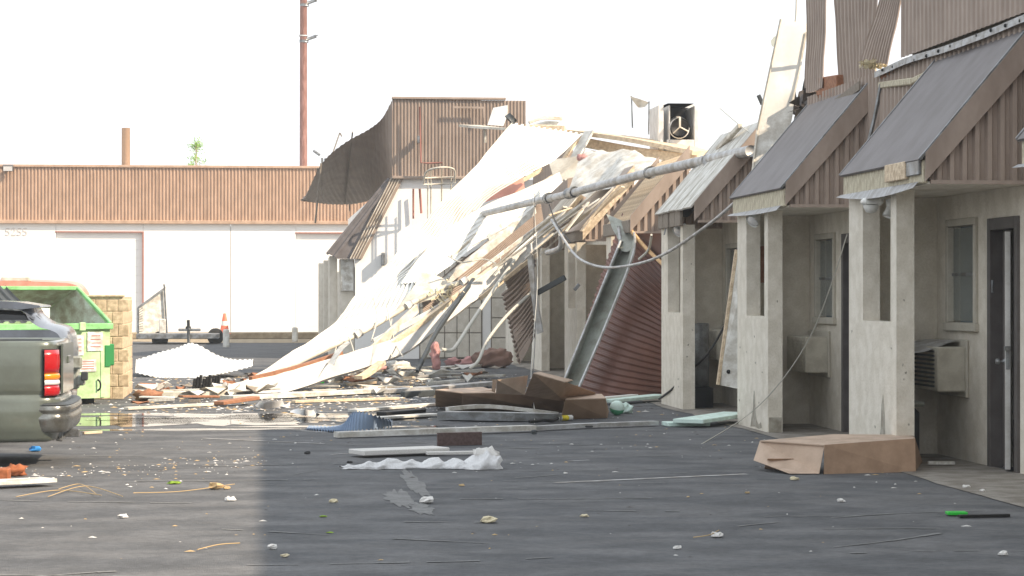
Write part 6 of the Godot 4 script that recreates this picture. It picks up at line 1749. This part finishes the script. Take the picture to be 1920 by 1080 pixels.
	# foam, paper and crumbs one can point at: pixel places turned to metres beforehand
	var bits := [
		[Vector3(0.551, 0, -18.509), 0.055, "yellow_foam", "yellow foam crumb left of the foam plank's end, in the shade"],
		[Vector3(1.262, 0, -18.387), 0.09, "white_foam", "white wedge of foam on the asphalt seam"],
		[Vector3(1.584, 0, -16.753), 0.085, "yellow_foam", "large cream foam chunk in the middle foreground"],
		[Vector3(2.313, 0, -17.123), 0.045, "yellow_foam", "round cream crumb right of the large foam chunk"],
		[Vector3(0.071, 0, -15.174), 0.055, "white_foam", "white crumb just inside the edge of the shade"],
		[Vector3(0.143, 0, -14.704), 0.04, "yellow_foam", "cream crumb right of the white one at the shade edge"],
		[Vector3(4.569, 0, -20.33), 0.06, "yellow_foam", "yellow foam crumb in front of the crushed carton"],
		[Vector3(4.447, 0, -18.15), 0.05, "white_foam", "white crumb in front of the nearest porch"],
		[Vector3(4.527, 0, -14.336), 0.05, "white_foam", "white crumb in the lower right corner"],
		[Vector3(-0.987, 0, -17.385), 0.06, "sticker", "white square scrap in the sunlit foreground"],
		[Vector3(-0.238, 0, -18.736), 0.07, "white_foam", "white scrap near the shade edge in the sun"],
		[Vector3(-0.374, 0, -19.877), 0.1, "straw", "tan lump at the end of the thin cord"],
		[Vector3(-0.283, 0, -19.868), 0.05, "straw", "small tan lump beside the bigger one on the cord"],
		[Vector3(-0.735, 0, -20.474), 0.09, "grass_green", "green tuft of leaves on the sunlit asphalt"],
		[Vector3(0.443, 0, -17.319), 0.05, "grass_green", "olive leaf litter in the shade near its edge"],
		[Vector3(0.456, 0, -16.152), 0.04, "grass_green", "small olive leaf in the shaded foreground"],
		[Vector3(2.991, 0, -15.603), 0.07, "white_foam", "white knotted scrap in the right foreground"],
		[Vector3(-2.3, 0, -24.868), 0.1, "blue_litter", "blue and white wrapper beside the pickup truck"],
		[Vector3(2.7, 0, -21.268), 0.03, "white_foam", "white crumb by the parking line"],
		[Vector3(3.891, 0, -19.006), 0.035, "straw", "tan crumb right of the parking line"],
		[Vector3(2.603, 0, -14.909), 0.04, "white_foam", "pale crumb in the lower middle right"],
		[Vector3(5.812, 0, -19.395), 0.05, "white_foam", "white crumb at the walkway edge"],
		[Vector3(5.831, 0, -19.014), 0.04, "white_foam", "second white crumb at the walkway edge"],
		[Vector3(0.458, 0, -24.168), 0.05, "black", "dark crumb left of the foam plank"],
		[Vector3(0.831, 0, -22.827), 0.045, "black", "dark crumb at the tail of the plastic film"],
		[Vector3(1.667, 0, -19.995), 0.04, "straw", "dark tan leaf below the plastic film"]]
	for i in bits.size():
		var e = bits[i]
		s = chip(e[0], e[1] * 0.52, 0.6 if e[2] != "grass_green" else 0.3, 200 + i)
		solo("crumb", s, M[e[2]], e[3], "litter", "crumbs and scraps on the asphalt")
	# dry stalks and thin cords
	for e in [[Vector3(-1.666, 0, -19.129), Vector3(-1.438, 0, -19.988), Vector3(-1.083, 0, -19.069)], [Vector3(-1.901, 0, -19.006), Vector3(-1.638, 0, -19.794), Vector3(-1.253, 0, -19.136)], [Vector3(-1.647, 0, -19.902), Vector3(-1.498, 0, -20.214), Vector3(-1.308, 0, -19.343)], [Vector3(-1.018, 0, -19.416), Vector3(-0.643, 0, -19.585), Vector3(-0.22, 0, -20.081)], [Vector3(-0.396, 0, -15.065), Vector3(-0.268, 0, -15.305), Vector3(-0.135, 0, -15.389)], [Vector3(2.809, 0, -15.483), Vector3(2.913, 0, -15.472), Vector3(3.041, 0, -15.81)]]:
		var p := []
		for v in e:
			p.append(v + Vector3(0, 0.012 + rng.randf() * 0.02, 0))
		hose("dry_stalk", p, 0.0035, M.straw, "thin dry stalk or cord lying on the sunlit asphalt", "stalk", "dry stalks on the asphalt")
	s = Shape.new(true)
	s.tube(bent([Vector3(3.245, 0.02, -28.608), Vector3(3.702, 0.02, -29.158), Vector3(3.857, 0.03, -28.361), Vector3(4.122, 0.02, -28.872)], 6), 0.012)
	solo("cable", s, M.cable_dark, "dark cable lying on the bluish trim before the ball", "cable")
	s = Shape.new()
	s.box(Vector3(3.066, 0.01, -27.247), Vector3(3.124, 0.06, -27.11) + Vector3(0, 0, -0.08), 0.008)
	solo("junction_box", s, M.dark_plastic, "small dark box where the plumb cable meets the ground", "junction box")
	rubble()
	small_litter()

func rubble() -> void:   # broken boards and sheets of the debris field, each its own piece
	var r := RandomNumberGenerator.new()
	r.seed = 88
	for i in 150:
		var x = r.randf_range(250, 960)
		var p: Vector3
		var t = r.randf()
		p = Vector3(-1.823, 0, -37.899).lerp(Vector3(4.104, 0, -45.106), r.randf()) if t < 0.55 else Vector3(-0.667, 0, -43.423).lerp(Vector3(5.423, 0, -53.062), r.randf())
		p += Vector3(r.randfn() * 0.35, 0, r.randfn() * 1.6)
		if p.z < -51.0 or p.x > 5.2:
			continue
		var a = r.randf_range(-0.5, 0.5)
		var len = r.randf_range(0.12, 0.9)
		var d = Vector3(cos(a), r.randf_range(-0.03, 0.06), sin(a)) * len * 0.5
		var w = r.randf_range(0.04, 0.22)
		var lift = Vector3(0, 0.02 + absf(d.y) + r.randf() * 0.05, 0)
		var kind = r.randi() % 7
		var m = M[["pale_wood", "white_board", "cream_sheet", "grey_wood", "white_foam", "red_wood", "white_sheet"][kind]]
		var where = "near the block wall" if p.x < -0.9 else ("at the long gutter's foot" if p.x < 0.9 else ("under the gutter belly" if p.x < 2.6 else "towards the carton pile"))
		where += " in the front debris" if p.z > -41.0 else " in the far debris"
		var names = ["splintered pale wood", "broken white board", "bent cream sheet", "weathered grey wood", "white foam", "reddish wood", "white metal"]
		if r.randf() < 0.45:
			var s := Shape.new()
			s.beam(p - d + lift, p + d + lift, w, r.randf_range(0.02, 0.06), 0.004)
			solo("broken_board", s, m, "piece of %s %s" % [names[kind], where], "debris", "broken boards in the debris field: " + names[kind])
		else:
			var c = r.randf_range(0.04, 0.16)
			var side = Vector3(-d.z, 0, d.x).normalized() * w * 1.5
			var s := Shape.new()
			var q := []
			for k in 7:
				var b = TAU * k / 7
				q.append(p + lift + d * cos(b) * r.randf_range(0.5, 1.0) + side * sin(b) * r.randf_range(0.5, 1.0))
			for k in q.size():
				q[k].y += c * (0.5 + 0.5 * sin(k * 2.4))
			for k in range(1, q.size() - 1):
				s.tri(q[0], q[k], q[k + 1])
				s.tri(q[0] - Vector3(0, 0.012, 0), q[k] - Vector3(0, 0.012, 0), q[k + 1] - Vector3(0, 0.012, 0))
			solo("torn_piece", s, m, "torn bit of %s %s" % [names[kind], where], "debris", "torn pieces in the debris field: " + names[kind])

func small_litter() -> void:   # grit, chips and shreds too small and too many to count
	for kind in 3:
		var r := RandomNumberGenerator.new()
		r.seed = 300 + kind
		var s := Shape.new()
		for k in 6:
			var a0 = TAU * k / 6
			var a1 = TAU * (k + 1) / 6
			var j0 = 0.7 + 0.5 * sin(k * 2.3 + kind)
			var j1 = 0.7 + 0.5 * sin(((k + 1) % 6) * 2.3 + kind)
			s.tri(Vector3(0, 0.45, 0), Vector3(cos(a0) * j0, 0, sin(a0) * j0), Vector3(cos(a1) * j1, 0, sin(a1) * j1))
		var mm := MultiMesh.new()
		mm.transform_format = MultiMesh.TRANSFORM_3D
		mm.mesh = s.done()
		var xs := []
		var n = [1900, 1100, 900][kind]
		for i in n:
			var p: Vector3
			var t = r.randf()
			if t < 0.6:      # thick in the debris field
				p = Vector3(r.randf_range(-2.0, 4.8), 0, -r.randf_range(33, 48)) + Vector3(r.randfn() * 0.5, 0, 0)
			elif t < 0.9:     # scattered in the court
				p = Vector3(r.randf_range(-3.5, 5.6), 0, -13.2 - 21.0 * pow(r.randf(), 0.55))
				if crumple.get_noise_2d(p.x * 30.0, p.z * 12.0) < -0.05:
					continue
			else:            # swept into a band by the wind
				var u = r.randf()
				p = Vector3(-2.093, 0, -21.391).lerp(Vector3(0.052, 0, -23.427), u) + Vector3(0, 0, r.randfn() * 0.5) if r.randf() < 0.6 else Vector3(-1.951, 0, -34.356).lerp(Vector3(2.799, 0, -36.09), u) + Vector3(0, 0, r.randfn() * 1.0)
			var size = 0.006 + 0.016 * pow(r.randf(), 3.0)
			if p.z < -32.0:
				size *= 1.9
			var b = Basis(Vector3.UP, r.randf() * TAU).scaled(Vector3(size * r.randf_range(0.8, 2.2), size, size))
			xs.append(Transform3D(b, p + Vector3(0, 0.004, 0)))
		mm.instance_count = xs.size()
		for i in xs.size():
			mm.set_instance_transform(i, xs[i])
		var o := MultiMeshInstance3D.new()
		o.name = ["white_chips", "wood_chips", "leaf_litter"][kind]
		o.multimesh = mm
		o.material_override = M[["white_foam", "straw", "door_paint"][kind]]
		add_child(o)
		tag(o, ["white foam and plaster chips strewn over the asphalt", "tan wood chips and straw strewn over the asphalt", "dark leaf and felt crumbs strewn over the asphalt"][kind], "litter", "", "stuff")
